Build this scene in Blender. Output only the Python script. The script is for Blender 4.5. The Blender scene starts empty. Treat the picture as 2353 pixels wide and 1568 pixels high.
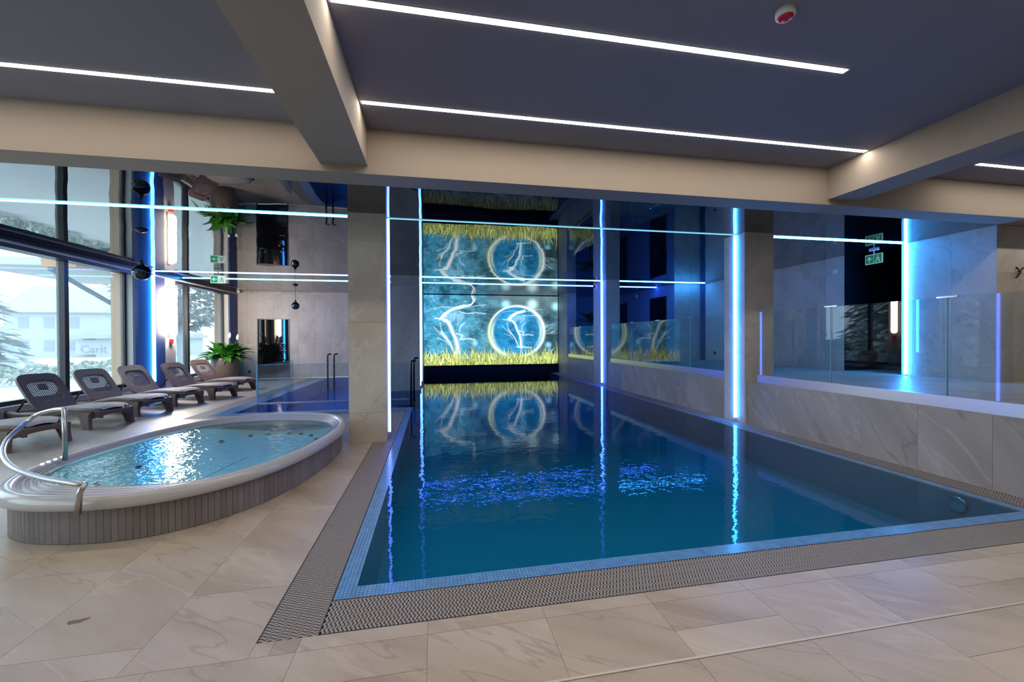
import bpy, math, random
import numpy as np
from mathutils import Vector, Matrix
random.seed(7)
S = bpy.context.scene
COL = S.collection
PI = math.pi

# ------------------------------------------------------------------ camera
W_PX, H_PX, F_PX = 2353, 1568, 941.3
yaw, pitch, roll = 0.188607, -0.007310, -0.005057
def cam_matrix():
    cy, sy, cp, sp, cr, sr = math.cos(yaw), math.sin(yaw), math.cos(pitch), math.sin(pitch), math.cos(roll), math.sin(roll)
    B = Matrix(((1, 0, 0), (0, 0, -1), (0, 1, 0)))
    Ry = Matrix(((cy, sy, 0), (-sy, cy, 0), (0, 0, 1)))
    Rp = Matrix(((1, 0, 0), (0, cp, -sp), (0, sp, cp)))
    Rr = Matrix(((cr, -sr, 0), (sr, cr, 0), (0, 0, 1)))
    return (Ry @ Rp @ B @ Rr).to_4x4()
cd = bpy.data.cameras.new('camera'); cam = bpy.data.objects.new('camera', cd); COL.objects.link(cam)
cam.matrix_world = Matrix.Translation((0, 0, 1.5)) @ cam_matrix()
cd.sensor_width = 36; cd.lens = 36 * F_PX / W_PX; cd.clip_start = 0.05; cd.clip_end = 400
S.camera = cam

# ------------------------------------------------------------------ world, exposure
wd = bpy.data.worlds.new('overcast_sky'); S.world = wd; wd.use_nodes = True
bg = wd.node_tree.nodes['Background']
bg.inputs[0].default_value = (0.80, 0.92, 1.0, 1); bg.inputs[1].default_value = 4.2
S.view_settings.view_transform = 'Standard'; S.view_settings.look = 'None'
S.view_settings.gamma = 1.0; S.view_settings.exposure = 0.0; S.view_settings.use_curve_mapping = False
S.cycles.max_bounces = 7; S.cycles.diffuse_bounces = 3; S.cycles.glossy_bounces = 4
S.cycles.transmission_bounces = 6; S.cycles.transparent_max_bounces = 12
S.cycles.caustics_reflective = False; S.cycles.caustics_refractive = False
S.cycles.sample_clamp_indirect = 4.0

LED_WHITE = 48.0      # ceiling light lines
LED_BLUE = 6.5        # factor on the coloured light lines

# ------------------------------------------------------------------ material helpers
def nt(name):
    m = bpy.data.materials.new(name); m.use_nodes = True
    t = m.node_tree; t.nodes.clear()
    out = t.nodes.new('ShaderNodeOutputMaterial')
    return m, t, out
def nd(t, kind, **kw):
    n = t.nodes.new('ShaderNode' + kind)
    for k, v in kw.items():
        if k.startswith('i_'):
            key = k[2:]; n.inputs[int(key) if key.isdigit() else key.replace('_', ' ')].default_value = v
        else: setattr(n, k, v)
    return n
def c4(c): return (c[0], c[1], c[2], 1)
def plain(name, col, rough=0.5, metal=0.0, spec=0.5, noise=None, bump=None, coat=0.0):
    """noise=(scale, amount) colour variation, bump=(scale, strength)"""
    m, t, out = nt(name); p = nd(t, 'BsdfPrincipled'); t.links.new(p.outputs[0], out.inputs[0])
    p.inputs['Base Color'].default_value = c4(col); p.inputs['Roughness'].default_value = rough
    p.inputs['Metallic'].default_value = metal; p.inputs['Specular IOR Level'].default_value = spec
    p.inputs['Coat Weight'].default_value = coat
    g = nd(t, 'NewGeometry')
    if noise:
        n = nd(t, 'TexNoise', i_Scale=noise[0], i_Detail=4.0); t.links.new(g.outputs['Position'], n.inputs['Vector'])
        mx = nd(t, 'Mix', data_type='RGBA'); t.links.new(n.outputs['Fac'], mx.inputs['Factor'])
        mx.inputs['A'].default_value = c4([x * (1 - noise[1]) for x in col]); mx.inputs['B'].default_value = c4([min(1, x * (1 + noise[1])) for x in col])
        t.links.new(mx.outputs['Result'], p.inputs['Base Color'])
    if bump:
        n = nd(t, 'TexNoise', i_Scale=bump[0], i_Detail=3.0); t.links.new(g.outputs['Position'], n.inputs['Vector'])
        b = nd(t, 'Bump', i_Strength=bump[1], i_Distance=0.01); t.links.new(n.outputs['Fac'], b.inputs['Height']); t.links.new(b.outputs[0], p.inputs['Normal'])
    return m
def emis(name, col, strength):
    m, t, out = nt(name); e = nd(t, 'Emission'); e.inputs[0].default_value = c4(col); e.inputs[1].default_value = strength
    t.links.new(e.outputs[0], out.inputs[0]); return m
def stone(name, dark, base, light, rough, stretch, rot, vein=0.5, spec=0.5, bump=0.05, var=0.03):
    m, t, out = nt(name); p = nd(t, 'BsdfPrincipled'); t.links.new(p.outputs[0], out.inputs[0])
    g = nd(t, 'NewGeometry'); oi = nd(t, 'ObjectInfo')
    off = nd(t, 'VectorMath', operation='SCALE'); off.inputs[0].default_value = (17.0, 31.0, 23.0); t.links.new(oi.outputs['Random'], off.inputs['Scale'])
    add = nd(t, 'VectorMath', operation='ADD'); t.links.new(g.outputs['Position'], add.inputs[0]); t.links.new(off.outputs[0], add.inputs[1])
    mp = nd(t, 'Mapping', vector_type='TEXTURE'); mp.inputs['Rotation'].default_value = rot; mp.inputs['Scale'].default_value = [1 / q for q in stretch]
    t.links.new(add.outputs[0], mp.inputs['Vector'])
    n1 = nd(t, 'TexNoise', i_Scale=1.1, i_Detail=6.0, i_Roughness=0.6, i_Distortion=0.25); t.links.new(mp.outputs[0], n1.inputs['Vector'])
    cr = nd(t, 'ValToRGB'); e = cr.color_ramp.elements
    e[0].position = 0.30; e[0].color = c4(dark); e[1].position = 0.72; e[1].color = c4(light)
    k = e.new(0.5); k.color = c4(base); t.links.new(n1.outputs['Fac'], cr.inputs['Fac'])
    # thin dark and light veins
    n2 = nd(t, 'TexNoise', i_Scale=0.8, i_Detail=4.0, i_Roughness=0.55, i_Distortion=0.15); t.links.new(mp.outputs[0], n2.inputs['Vector'])
    def ridge(center, width):
        s = nd(t, 'Math', operation='SUBTRACT'); t.links.new(n2.outputs['Fac'], s.inputs[0]); s.inputs[1].default_value = center
        a = nd(t, 'Math', operation='ABSOLUTE'); t.links.new(s.outputs[0], a.inputs[0])
        r = nd(t, 'MapRange'); r.inputs['From Min'].default_value = 0; r.inputs['From Max'].default_value = width
        r.inputs['To Min'].default_value = vein; r.inputs['To Max'].default_value = 0; t.links.new(a.outputs[0], r.inputs['Value']); return r
    v1, v2 = ridge(0.56, 0.008), ridge(0.45, 0.012)
    m1 = nd(t, 'Mix', data_type='RGBA'); t.links.new(v1.outputs[0], m1.inputs['Factor']); t.links.new(cr.outputs[0], m1.inputs['A']); m1.inputs['B'].default_value = c4([x * 0.55 for x in dark])
    m2 = nd(t, 'Mix', data_type='RGBA'); t.links.new(v2.outputs[0], m2.inputs['Factor']); t.links.new(m1.outputs['Result'], m2.inputs['A']); m2.inputs['B'].default_value = c4([min(1, x * 1.18) for x in light])
    n3 = nd(t, 'TexNoise', i_Scale=90.0, i_Detail=2.0); t.links.new(g.outputs['Position'], n3.inputs['Vector'])
    r3 = nd(t, 'MapRange'); r3.inputs['To Min'].default_value = 0.86; r3.inputs['To Max'].default_value = 1.14; t.links.new(n3.outputs['Fac'], r3.inputs['Value'])
    rv = nd(t, 'MapRange'); rv.inputs['To Min'].default_value = 1 - var; rv.inputs['To Max'].default_value = 1 + var; t.links.new(oi.outputs['Random'], rv.inputs['Value'])
    mu = nd(t, 'Math', operation='MULTIPLY'); t.links.new(r3.outputs[0], mu.inputs[0]); t.links.new(rv.outputs[0], mu.inputs[1])
    sc = nd(t, 'VectorMath', operation='SCALE'); t.links.new(m2.outputs['Result'], sc.inputs[0]); t.links.new(mu.outputs[0], sc.inputs['Scale'])
    t.links.new(sc.outputs[0], p.inputs['Base Color'])
    p.inputs['Roughness'].default_value = rough; p.inputs['Specular IOR Level'].default_value = spec
    b = nd(t, 'Bump', i_Strength=bump, i_Distance=0.02); t.links.new(n1.outputs['Fac'], b.inputs['Height']); t.links.new(b.outputs[0], p.inputs['Normal'])
    return m
def pane_mat(name, tint, ior=1.5, milk=0.0, rough=0.0):
    m, t, out = nt(name)
    tr = nd(t, 'BsdfTransparent'); tr.inputs[0].default_value = c4(tint)
    gl = nd(t, 'BsdfGlossy'); gl.inputs['Roughness'].default_value = rough
    fr = nd(t, 'Fresnel'); gb = nd(t, 'NewGeometry'); ir = nd(t, 'MapRange')      # same reflectance on both faces of the sheet
    ir.inputs['To Min'].default_value = ior; ir.inputs['To Max'].default_value = 1 / ior
    t.links.new(gb.outputs['Backfacing'], ir.inputs['Value']); t.links.new(ir.outputs[0], fr.inputs['IOR'])
    mx = nd(t, 'MixShader'); t.links.new(fr.outputs[0], mx.inputs[0])
    base = tr
    if milk:
        tl = nd(t, 'BsdfTranslucent'); tl.inputs[0].default_value = (0.9, 0.95, 1, 1)
        ms = nd(t, 'MixShader'); ms.inputs[0].default_value = milk
        t.links.new(tr.outputs[0], ms.inputs[1]); t.links.new(tl.outputs[0], ms.inputs[2]); base = ms
    t.links.new(base.outputs[0], mx.inputs[1]); t.links.new(gl.outputs[0], mx.inputs[2]); t.links.new(mx.outputs[0], out.inputs[0])
    return m
def water_mat(name, tint, waves, rough=0.0, patch=None, ior=1.22):
    """tinted see-through surface with fresnel mirror; waves=[(scale, strength)], patch=(cx,cy,rx,ry,gain): rougher ruffled area"""
    m, t, out = nt(name); g = nd(t, 'NewGeometry')
    tr = nd(t, 'BsdfTransparent'); tr.inputs[0].default_value = c4(tint)
    gl = nd(t, 'BsdfGlossy'); gl.inputs['Roughness'].default_value = rough
    fr = nd(t, 'Fresnel'); fr.inputs['IOR'].default_value = ior
    h = None
    for sc, st in waves:
        n = nd(t, 'TexNoise', i_Scale=sc, i_Detail=2.0, i_Roughness=0.5, i_Distortion=0.4); t.links.new(g.outputs['Position'], n.inputs['Vector'])
        k = nd(t, 'Math', operation='MULTIPLY'); t.links.new(n.outputs['Fac'], k.inputs[0]); k.inputs[1].default_value = st
        if h is None: h = k
        else:
            a = nd(t, 'Math', operation='ADD'); t.links.new(h.outputs[0], a.inputs[0]); t.links.new(k.outputs[0], a.inputs[1]); h = a
    if patch:
        cx, cy, rx, ry, gain = patch
        s = nd(t, 'VectorMath', operation='SUBTRACT'); t.links.new(g.outputs['Position'], s.inputs[0]); s.inputs[1].default_value = (cx, cy, 0)
        d = nd(t, 'VectorMath', operation='DIVIDE'); t.links.new(s.outputs[0], d.inputs[0]); d.inputs[1].default_value = (rx, ry, 1)
        l = nd(t, 'VectorMath', operation='LENGTH'); t.links.new(d.outputs[0], l.inputs[0])
        r = nd(t, 'MapRange', interpolation_type='SMOOTHSTEP'); r.inputs['From Min'].default_value = 0.35; r.inputs['From Max'].default_value = 1.0
        r.inputs['To Min'].default_value = gain; r.inputs['To Max'].default_value = 1.0; t.links.new(l.outputs['Value'], r.inputs['Value'])
        k = nd(t, 'Math', operation='MULTIPLY'); t.links.new(h.outputs[0], k.inputs[0]); t.links.new(r.outputs[0], k.inputs[1]); h = k
    b = nd(t, 'Bump', i_Strength=1.0, i_Distance=1.0); t.links.new(h.outputs[0], b.inputs['Height'])
    t.links.new(b.outputs[0], gl.inputs['Normal']); t.links.new(b.outputs[0], fr.inputs['Normal'])
    mx = nd(t, 'MixShader'); t.links.new(fr.outputs[0], mx.inputs[0]); t.links.new(tr.outputs[0], mx.inputs[1]); t.links.new(gl.outputs[0], mx.inputs[2]); t.links.new(mx.outputs[0], out.inputs[0])
    return m
def mosaic_mat(name, a, b, grout, size):
    m, t, out = nt(name); p = nd(t, 'BsdfPrincipled'); t.links.new(p.outputs[0], out.inputs[0]); g = nd(t, 'NewGeometry')
    sep = nd(t, 'SeparateXYZ'); t.links.new(g.outputs['Position'], sep.inputs[0])
    ad = nd(t, 'Math', operation='ADD'); t.links.new(sep.outputs[1], ad.inputs[0]); t.links.new(sep.outputs[2], ad.inputs[1])
    cb = nd(t, 'CombineXYZ'); t.links.new(sep.outputs[0], cb.inputs[0]); t.links.new(ad.outputs[0], cb.inputs[1])
    br = nd(t, 'TexBrick', offset=0.0, squash=1.0); t.links.new(cb.outputs[0], br.inputs['Vector'])
    br.inputs['Color1'].default_value = c4(a); br.inputs['Color2'].default_value = c4(b); br.inputs['Mortar'].default_value = c4(grout)
    br.inputs['Scale'].default_value = 1.0; br.inputs['Mortar Size'].default_value = size * 0.08; br.inputs['Brick Width'].default_value = size; br.inputs['Row Height'].default_value = size
    t.links.new(br.outputs['Color'], p.inputs['Base Color']); p.inputs['Roughness'].default_value = 0.25
    return m

M = {}
M['floor'] = stone('floor_sandstone', (0.36, 0.278, 0.195), (0.46, 0.375, 0.28), (0.545, 0.46, 0.36), 0.38, (0.5, 2.4, 1), (0, 0, -0.6), 0.36)
M['wall'] = stone('wall_sandstone', (0.40, 0.345, 0.29), (0.50, 0.44, 0.38), (0.58, 0.53, 0.47), 0.45, (1.3, 1.3, 0.33), (-0.5, 0.45, 0), 0.32)
M['parapet'] = stone('parapet_stone', (0.27, 0.235, 0.215), (0.33, 0.295, 0.275), (0.40, 0.365, 0.345), 0.45, (1.35, 1.35, 0.3), (-0.65, 0.1, 0), 0.5)
M['grout'] = plain('grout', (0.30, 0.255, 0.205), 0.9)
M['paint'] = plain('beam_paint', (0.335, 0.272, 0.218), 0.85, noise=(3, 0.04))
M['ceil'] = plain('ceiling_paint', (0.25, 0.235, 0.275), 0.9, noise=(2, 0.05))  # darker bluish tint stands in for dim blue bounce light
M['navy'] = plain('navy_paint', (0.045, 0.085, 0.21), 0.6)
M['slate'] = plain('slate_blue_paint', (0.13, 0.19, 0.33), 0.6)
M['cream'] = plain('cream_paint', (0.66, 0.62, 0.56), 0.8)
M['stain'] = plain('stain', (0.20, 0.125, 0.07), 0.6)
M['white'] = plain('white_paint', (0.75, 0.77, 0.78), 0.7)
M['black'] = plain('black_frame', (0.012, 0.013, 0.016), 0.35)
M['blackglass'] = plain('black_glass', (0.004, 0.004, 0.005), 0.03, spec=0.8)
M['plinth'] = plain('plinth_black', (0.006, 0.006, 0.01), 0.6, spec=0.2)
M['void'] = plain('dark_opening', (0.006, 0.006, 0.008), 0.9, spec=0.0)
M['wood'] = plain('pale_wood', (0.44, 0.235, 0.085), 0.6, noise=(9, 0.12))
M['steel'] = plain('brushed_steel', (0.72, 0.72, 0.74), 0.28, metal=1.0)
M['chrome'] = plain('polished_steel', (0.78, 0.78, 0.80), 0.15, metal=1.0)
M['strip'] = plain('strip_metal', (0.62, 0.56, 0.48), 0.5, metal=0.3)
M['acrylic'] = plain('white_acrylic', (0.50, 0.475, 0.455), 0.25, coat=0.3)
M['tubstep'] = plain('ribbed_acrylic', (0.40, 0.38, 0.37), 0.35)
M['basinwhite'] = plain('tub_shell', (0.52, 0.93, 0.93), 0.4)
M['tubtile'] = stone('tub_side_tile', (0.185, 0.155, 0.15), (0.21, 0.18, 0.175), (0.235, 0.205, 0.20), 0.5, (1, 1, 1), (0, 0, 0), 0.1, var=0.10)
M['grate'] = plain('grate_plastic', (0.30, 0.265, 0.235), 0.55)
M['gutter'] = plain('gutter_dark', (0.012, 0.012, 0.014), 0.8)
M['mosaic'] = plain('blue_mosaic', (0.14, 0.33, 0.62), 0.18, noise=(14, 0.35))
M['mosaicgrout'] = plain('mosaic_grout', (0.50, 0.47, 0.46), 0.7)
M['basin'] = mosaic_mat('basin_mosaic', (0.035, 0.31, 0.45), (0.04, 0.33, 0.47), (0.07, 0.37, 0.50), 0.025)
M['wicker'] = plain('brown_wicker_plastic', (0.165, 0.105, 0.085), 0.55, noise=(30, 0.15), bump=(160, 0.4))
M['wickerlight'] = plain('taupe_woven_seat', (0.36, 0.295, 0.255), 0.6, noise=(60, 0.2), bump=(220, 0.5))
M['weave'] = plain('brown_weave', (0.24, 0.17, 0.145), 0.6, noise=(60, 0.2))
M['pot'] = plain('bronze_pot', (0.13, 0.10, 0.075), 0.4, noise=(28, 0.55), bump=(30, 0.6))
M['soil'] = plain('soil', (0.03, 0.022, 0.016), 0.95)
M['leaf'] = plain('leaf_green', (0.05, 0.22, 0.02), 0.35, noise=(12, 0.45))
M['palmleaf'] = plain('palm_green', (0.022, 0.06, 0.025), 0.45, noise=(12, 0.3))
M['petal'] = plain('white_petal', (0.8, 0.8, 0.68), 0.5)
M['red'] = plain('red_plastic', (0.55, 0.012, 0.02), 0.25)
M['siren_white'] = plain('white_plastic', (0.74, 0.73, 0.69), 0.4)
M['signgreen'] = emis('sign_green', (0.04, 0.42, 0.24), 1.0)
M['signwhite'] = emis('sign_white', (0.75, 0.95, 0.88), 0.9)
M['signgreen_dim'] = emis('sign_green_dim', (0.02, 0.16, 0.12), 0.7); M['signwhite_dim'] = emis('sign_white_dim', (0.25, 0.62, 0.68), 0.6)
M['pane'] = pane_mat('railing_glass', (0.90, 0.95, 0.95))
M['windowglass'] = pane_mat('hazed_window_glass', (0.88, 0.95, 0.985), milk=0.07)  # milk puts the outdoor haze into the glass as a white veil
M['poolglass'] = pane_mat('pool_screen_glass', (0.86, 0.93, 0.97))
M['glassedge'] = plain('glass_edge', (0.22, 0.50, 0.68), 0.2); M['rail'] = plain('satin_steel', (0.50, 0.48, 0.46), 0.30, metal=1.0)
M['water'] = water_mat('pool_water', (0.34, 0.70, 0.86), [(4.0, 0.0010), (12.0, 0.0005)], patch=(1.6, 4.3, 3.4, 1.9, 2.4))
M['tubwater'] = water_mat('tub_water', (0.74, 0.97, 0.975), [(8.0, 0.010), (20.0, 0.006)], ior=1.27)
M['sidewater'] = water_mat('side_pool_water', (0.60, 0.85, 0.97), [(5.0, 0.002), (14.0, 0.001)], ior=1.06); M['sidebasin'] = mosaic_mat('side_basin_mosaic', (0.03, 0.20, 0.62), (0.035, 0.23, 0.66), (0.06, 0.28, 0.68), 0.025)  # blue glow of the side pool is painted into its basin colour
M['mirror'] = None

def mirror_ceiling():
    m, t, out = nt('gloss_stretch_film'); p = nd(t, 'BsdfPrincipled'); t.links.new(p.outputs[0], out.inputs[0])
    p.inputs['Base Color'].default_value = (0.006, 0.006, 0.008, 1); p.inputs['Roughness'].default_value = 0.012
    p.inputs['IOR'].default_value = 1.95; p.inputs['Specular IOR Level'].default_value = 0.5
    g = nd(t, 'NewGeometry'); n = nd(t, 'TexNoise', i_Scale=0.9, i_Detail=1.0); t.links.new(g.outputs['Position'], n.inputs['Vector'])
    b = nd(t, 'Bump', i_Strength=1.0, i_Distance=0.006); t.links.new(n.outputs['Fac'], b.inputs['Height']); t.links.new(b.outputs[0], p.inputs['Normal'])
    return m
M['mirror'] = mirror_ceiling()

# ------------------------------------------------------------------ mesh helpers
def link(o, parent=None):
    COL.objects.link(o)
    if parent is not None: o.parent = parent
    return o
def mesh_obj(name, v, f, m, parent=None, smooth=False):
    me = bpy.data.meshes.new(name); me.from_pydata([tuple(p) for p in v], [], f); me.update()
    if smooth: me.polygons.foreach_set('use_smooth', [True] * len(me.polygons))
    if m is not None: me.materials.append(M[m] if isinstance(m, str) else m)
    return link(bpy.data.objects.new(name, me), parent)
class MB:
    def __init__(self): self.v = []; self.f = []
    def add(self, v, f):
        o = len(self.v); self.v += [tuple(p) for p in v]; self.f += [tuple(i + o for i in q) for q in f]; return self
    def box(self, x0, x1, y0, y1, z0, z1, bev=0):
        b = bev
        if not b:
            v = [(x, y, z) for z in (z0, z1) for y in (y0, y1) for x in (x0, x1)]
            return self.add(v, [(0, 2, 3, 1), (4, 5, 7, 6), (0, 1, 5, 4), (2, 6, 7, 3), (0, 4, 6, 2), (1, 3, 7, 5)])
        # chamfered along z on all four vertical edges and top
        P = [(x0 + b, y0), (x1 - b, y0), (x1, y0 + b), (x1, y1 - b), (x1 - b, y1), (x0 + b, y1), (x0, y1 - b), (x0, y0 + b)]
        return self.prism(P, z0, z1)
    def prism(self, P, z0, z1):
        n = len(P); v = [(x, y, z0) for x, y in P] + [(x, y, z1) for x, y in P]
        f = [(i, (i + 1) % n, n + (i + 1) % n, n + i) for i in range(n)] + [tuple(range(n - 1, -1, -1)), tuple(range(n, 2 * n))]
        return self.add(v, f)
    def tube(self, pts, r, n=8, cap=True):
        pts = [Vector(p) for p in pts]; rs = r if isinstance(r, (list, tuple)) else [r] * len(pts)
        rings = []; up = None
        for i, p in enumerate(pts):
            d = (pts[min(i + 1, len(pts) - 1)] - pts[max(i - 1, 0)]).normalized()
            if up is None: up = Vector((0, 0, 1)) if abs(d.z) < 0.9 else Vector((1, 0, 0))
            a = (up - d * up.dot(d)).normalized(); b = d.cross(a); up = a
            rings.append([p + (a * math.cos(2 * PI * k / n) + b * math.sin(2 * PI * k / n)) * rs[i] for k in range(n)])
        v = [q for R in rings for q in R]; f = []
        for i in range(len(rings) - 1):
            for k in range(n): f.append((i * n + k, i * n + (k + 1) % n, (i + 1) * n + (k + 1) % n, (i + 1) * n + k))
        if cap: f += [tuple(range(n - 1, -1, -1)), tuple(range((len(rings) - 1) * n, len(rings) * n))]
        return self.add(v, f)
    def lathe(self, prof, n=24, c=(0, 0, 0), cap=True):
        v = [(c[0] + r * math.cos(2 * PI * k / n), c[1] + r * math.sin(2 * PI * k / n), c[2] + z) for r, z in prof for k in range(n)]
        f = []
        for i in range(len(prof) - 1):
            for k in range(n): f.append((i * n + k, i * n + (k + 1) % n, (i + 1) * n + (k + 1) % n, (i + 1) * n + k))
        if cap: f += [tuple(range(n - 1, -1, -1)), tuple(range((len(prof) - 1) * n, len(prof) * n))]
        return self.add(v, f)
    def build(self, name, m, parent=None, smooth=False): return mesh_obj(name, self.v, self.f, m, parent, smooth)
def box(name, x0, x1, y0, y1, z0, z1, m, parent=None): return MB().box(x0, x1, y0, y1, z0, z1).build(name, m, parent)
def tag(o, label, cat, group=None):
    o['label'] = label; o['category'] = cat
    if group: o['group'] = group
    return o
def struct(o, label=None):
    o['kind'] = 'structure'
    if label: o['label'] = label
    return o
def thing(name, label, cat, loc=(0, 0, 0), rz=0, group=None):
    o = bpy.data.objects.new(name, None); COL.objects.link(o); o.location = loc; o.rotation_euler = (0, 0, rz); o.empty_display_size = 0.1
    return tag(o, label, cat, group)
def copy_tree(o, parent=None):
    c = o.copy(); COL.objects.link(c); c.parent = parent
    for ch in list(o.children): copy_tree(ch, c)
    return c
# a unit tile shared by all stone tiles
_unit = {}
def unit_mesh(m):
    if m not in _unit:
        b = 0.5; v = [(x, y, z) for z in (-b, b) for y in (-b, b) for x in (-b, b)]
        me = bpy.data.meshes.new('tile'); me.from_pydata(v, [], [(0, 2, 3, 1), (4, 5, 7, 6), (0, 1, 5, 4), (2, 6, 7, 3), (0, 4, 6, 2), (1, 3, 7, 5)]); me.materials.append(M[m]); _unit[m] = me
    return _unit[m]
def slab(name, x0, x1, y0, y1, z0, z1, m, parent):
    o = bpy.data.objects.new(name, unit_mesh(m)); o.location = ((x0 + x1) / 2, (y0 + y1) / 2, (z0 + z1) / 2); o.scale = (abs(x1 - x0), abs(y1 - y0), abs(z1 - z0))
    return link(o, parent)
def subtract(rects, h):
    out = []
    for (a, b, c, d) in rects:
        if h[0] >= b or h[1] <= a or h[2] >= d or h[3] <= c: out.append((a, b, c, d)); continue
        if h[0] > a: out.append((a, h[0], c, d))
        if h[1] < b: out.append((h[1], b, c, d))
        aa, bb = max(a, h[0]), min(b, h[1])
        if h[2] > c: out.append((aa, bb, c, h[2]))
        if h[3] < d: out.append((aa, bb, h[3], d))
    return [r for r in out if r[1] - r[0] > 0.03 and r[3] - r[2] > 0.03]
def courses(u0, u1, v0, v1, w, l, uo, vo, stag, holes=()):
    """columns of width w along u, tiles of length l along v, staggered"""
    out = []; k = math.floor((u0 - uo) / w) ; u = uo + k * w
    while u < u1 - 1e-6:
        s = vo + (stag[k % len(stag)]) * l; j = math.floor((v0 - s) / l); v = s + j * l
        while v < v1 - 1e-6:
            a, b, c, d = max(u, u0), min(u + w, u1), max(v, v0), min(v + l, v1)
            if b - a > 0.02 and d - c > 0.02:
                rs = [(a, b, c, d)]
                for h in holes: rs = subtract(rs, h)
                out += rs
            v += l
        u += w; k += 1
    return out
G = 0.0011
def tile_floor(parent, rects, z, m, th=0.02):
    for a, b, c, d in rects: slab('tile', a + G, b - G, c + G, d - G, z - th, z, m, parent)
def tile_xwall(parent, rects, y, m, sgn, th=0.012):      # wall facing +-Y ; rects in (x, z)
    for a, b, c, d in rects: slab('tile', a + G, b - G, min(y, y + sgn * th), max(y, y + sgn * th), c + G, d - G, m, parent)
def tile_ywall(parent, rects, x, m, sgn, th=0.012):      # wall facing +-X ; rects in (y, z)
    for a, b, c, d in rects: slab('tile', min(x, x + sgn * th), max(x, x + sgn * th), a + G, b - G, c + G, d - G, m, parent)
ZC = 3.31       # gloss ceiling
ZF = 3.80       # front ceiling
DK = 0.735      # raised deck
XL, XR, YB = -7.3, 9.05, 17.1

# ------------------------------------------------------------------ floor
m = MB()
for a, b, c, d in [(-7.6, 5.31, -5, 2.21), (-7.6, -0.87, 2.21, 8.70), (-7.6, -4.66, 8.70, YB), (-4.66, -1.2, 16.9, YB)]:
    m.box(a, b, c, d, -0.7, -0.0022)
floor = struct(m.build('floor', 'grout'), 'beige sandstone tiled pool floor')
tub_c, tub_a, tub_b, tub_n, tub_r = (-2.393, 5.207), 1.197, 1.736, 2.42, -0.143
front = courses(-3.4, 5.31, 0.35, 2.11, 0.62, 1.24, 1.20, 1.889, [0, 0.33, 0.66], ())
front = subtract(front, (-9, 9, 1.702, 1.716))
border = courses(-0.66, 5.31, 2.11, 2.21, 0.62, 0.3, 1.20, 2.11, [0])
left = courses(-7.3, -0.87, 2.11, 8.70, 0.62, 1.24, -2.02, 2.285, [0, 0.33, 0.66], [(-3.1, -1.7, 4.2, 6.2)])
left = [r for r in left if not (r[3] < 2.3 and r[0] < -3.4)]
left2 = courses(-7.3, -4.66, 8.70, YB, 0.62, 1.24, -2.02, 2.285, [0, 0.33, 0.66])
f2 = courses(-0.87, -0.66, 2.11, 2.21, 0.62, 1.24, -2.02, 2.285, [0])
tile_floor(floor, front + border + left + left2 + f2, 0.0, 'floor', 0.014)
rest = MB()
for r in courses(-7.3, 5.31, -5, 0.35, 0.62, 1.24, 1.20, 1.889, [0, 0.33, 0.66]) + courses(-7.3, -3.4, 0.35, 2.11, 0.62, 1.24, 1.20, 1.889, [0, 0.33, 0.66]):
    rest.box(r[0] + G, r[1] - G, r[2] + G, r[3] - G, -0.014, 0)
o = rest.build('tile_field', 'floor', floor); o['kind'] = 'stuff'
tag(box('floor_trim', -6.5, 5.3, 1.703, 1.715, -0.01, 0.003, 'strip'), 'thin pale metal expansion strip across the beige foreground floor', 'trim')

tag(mesh_obj('floor_stain', [(-1.875 + .042 * math.cos(a) * (1 + .3 * math.sin(3 * a)), 2.57 + .028 * math.sin(a) * (1 + .4 * math.cos(2 * a)) + .008 * math.cos(a), .0006) for a in [k * PI / 9 for k in range(18)]], [tuple(range(18))], 'stain'), 'small brown stain on the beige floor left of the pool corner', 'stain')
# raised deck on the right
deck = struct(box('floor_deck', 5.45, 12.0, -5, YB, 0.0, DK - 0.012, 'grout'), 'raised tiled deck behind the glass railings')
tile_floor(deck, courses(5.45, 9.05, 1.0, 12.5, 1.2, 1.2, 5.45, 1.0, [0, 0.5]) + courses(5.45, 7.95, 12.5, YB, 1.2, 1.2, 5.45, 1.0, [0, 0.5]), DK, 'floor', 0.014)
o = MB(); [o.box(a + G, b - G, c + G, d - G, DK - 0.014, DK) for a, b, c, d in courses(5.45, 12, -5, 1.0, 1.2, 1.2, 5.45, 1, [0, .5]) + courses(9.05, 12, 1.0, 5.1, 1.2, 1.2, 5.45, 1, [0, .5]) + courses(9.05, 12, 6.49, 7.63, 1.2, 1.2, 5.45, 1, [0])]
o = o.build('tile_field', 'floor', deck); o['kind'] = 'stuff'

# ------------------------------------------------------------------ pool basin
m = MB(); zb = -0.46
def inner(mm, x0, x1, y0, y1, sides):
    mm.add([(x0, y0, zb), (x1, y0, zb), (x1, y1, zb), (x0, y1, zb)], [(0, 1, 2, 3)])
    t = -0.012
    if 's' in sides: mm.add([(x0, y0, zb), (x1, y0, zb), (x1, y0, t), (x0, y0, t)], [(3, 2, 1, 0)])
    if 'n' in sides: mm.add([(x0, y1, zb), (x1, y1, zb), (x1, y1, t), (x0, y1, t)], [(0, 1, 2, 3)])
    if 'e' in sides: mm.add([(x1, y0, zb), (x1, y1, zb), (x1, y1, t), (x1, y0, t)], [(0, 1, 2, 3)])
    if 'w' in sides: mm.add([(x0, y0, zb), (x0, y1, zb), (x0, y1, t), (x0, y0, t)], [(3, 2, 1, 0)])
inner(m, -0.464, 4.894, 2.606, YB - .05, 'sen')
m.add([(-0.464, 2.6, zb), (-0.464, 9.206, zb), (-0.464, 9.206, -0.012), (-0.464, 2.6, -0.012)], [(3, 2, 1, 0)])
basin = struct(m.build('pool_basin', 'basin'), 'blue mosaic pool basin under the water')
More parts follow.
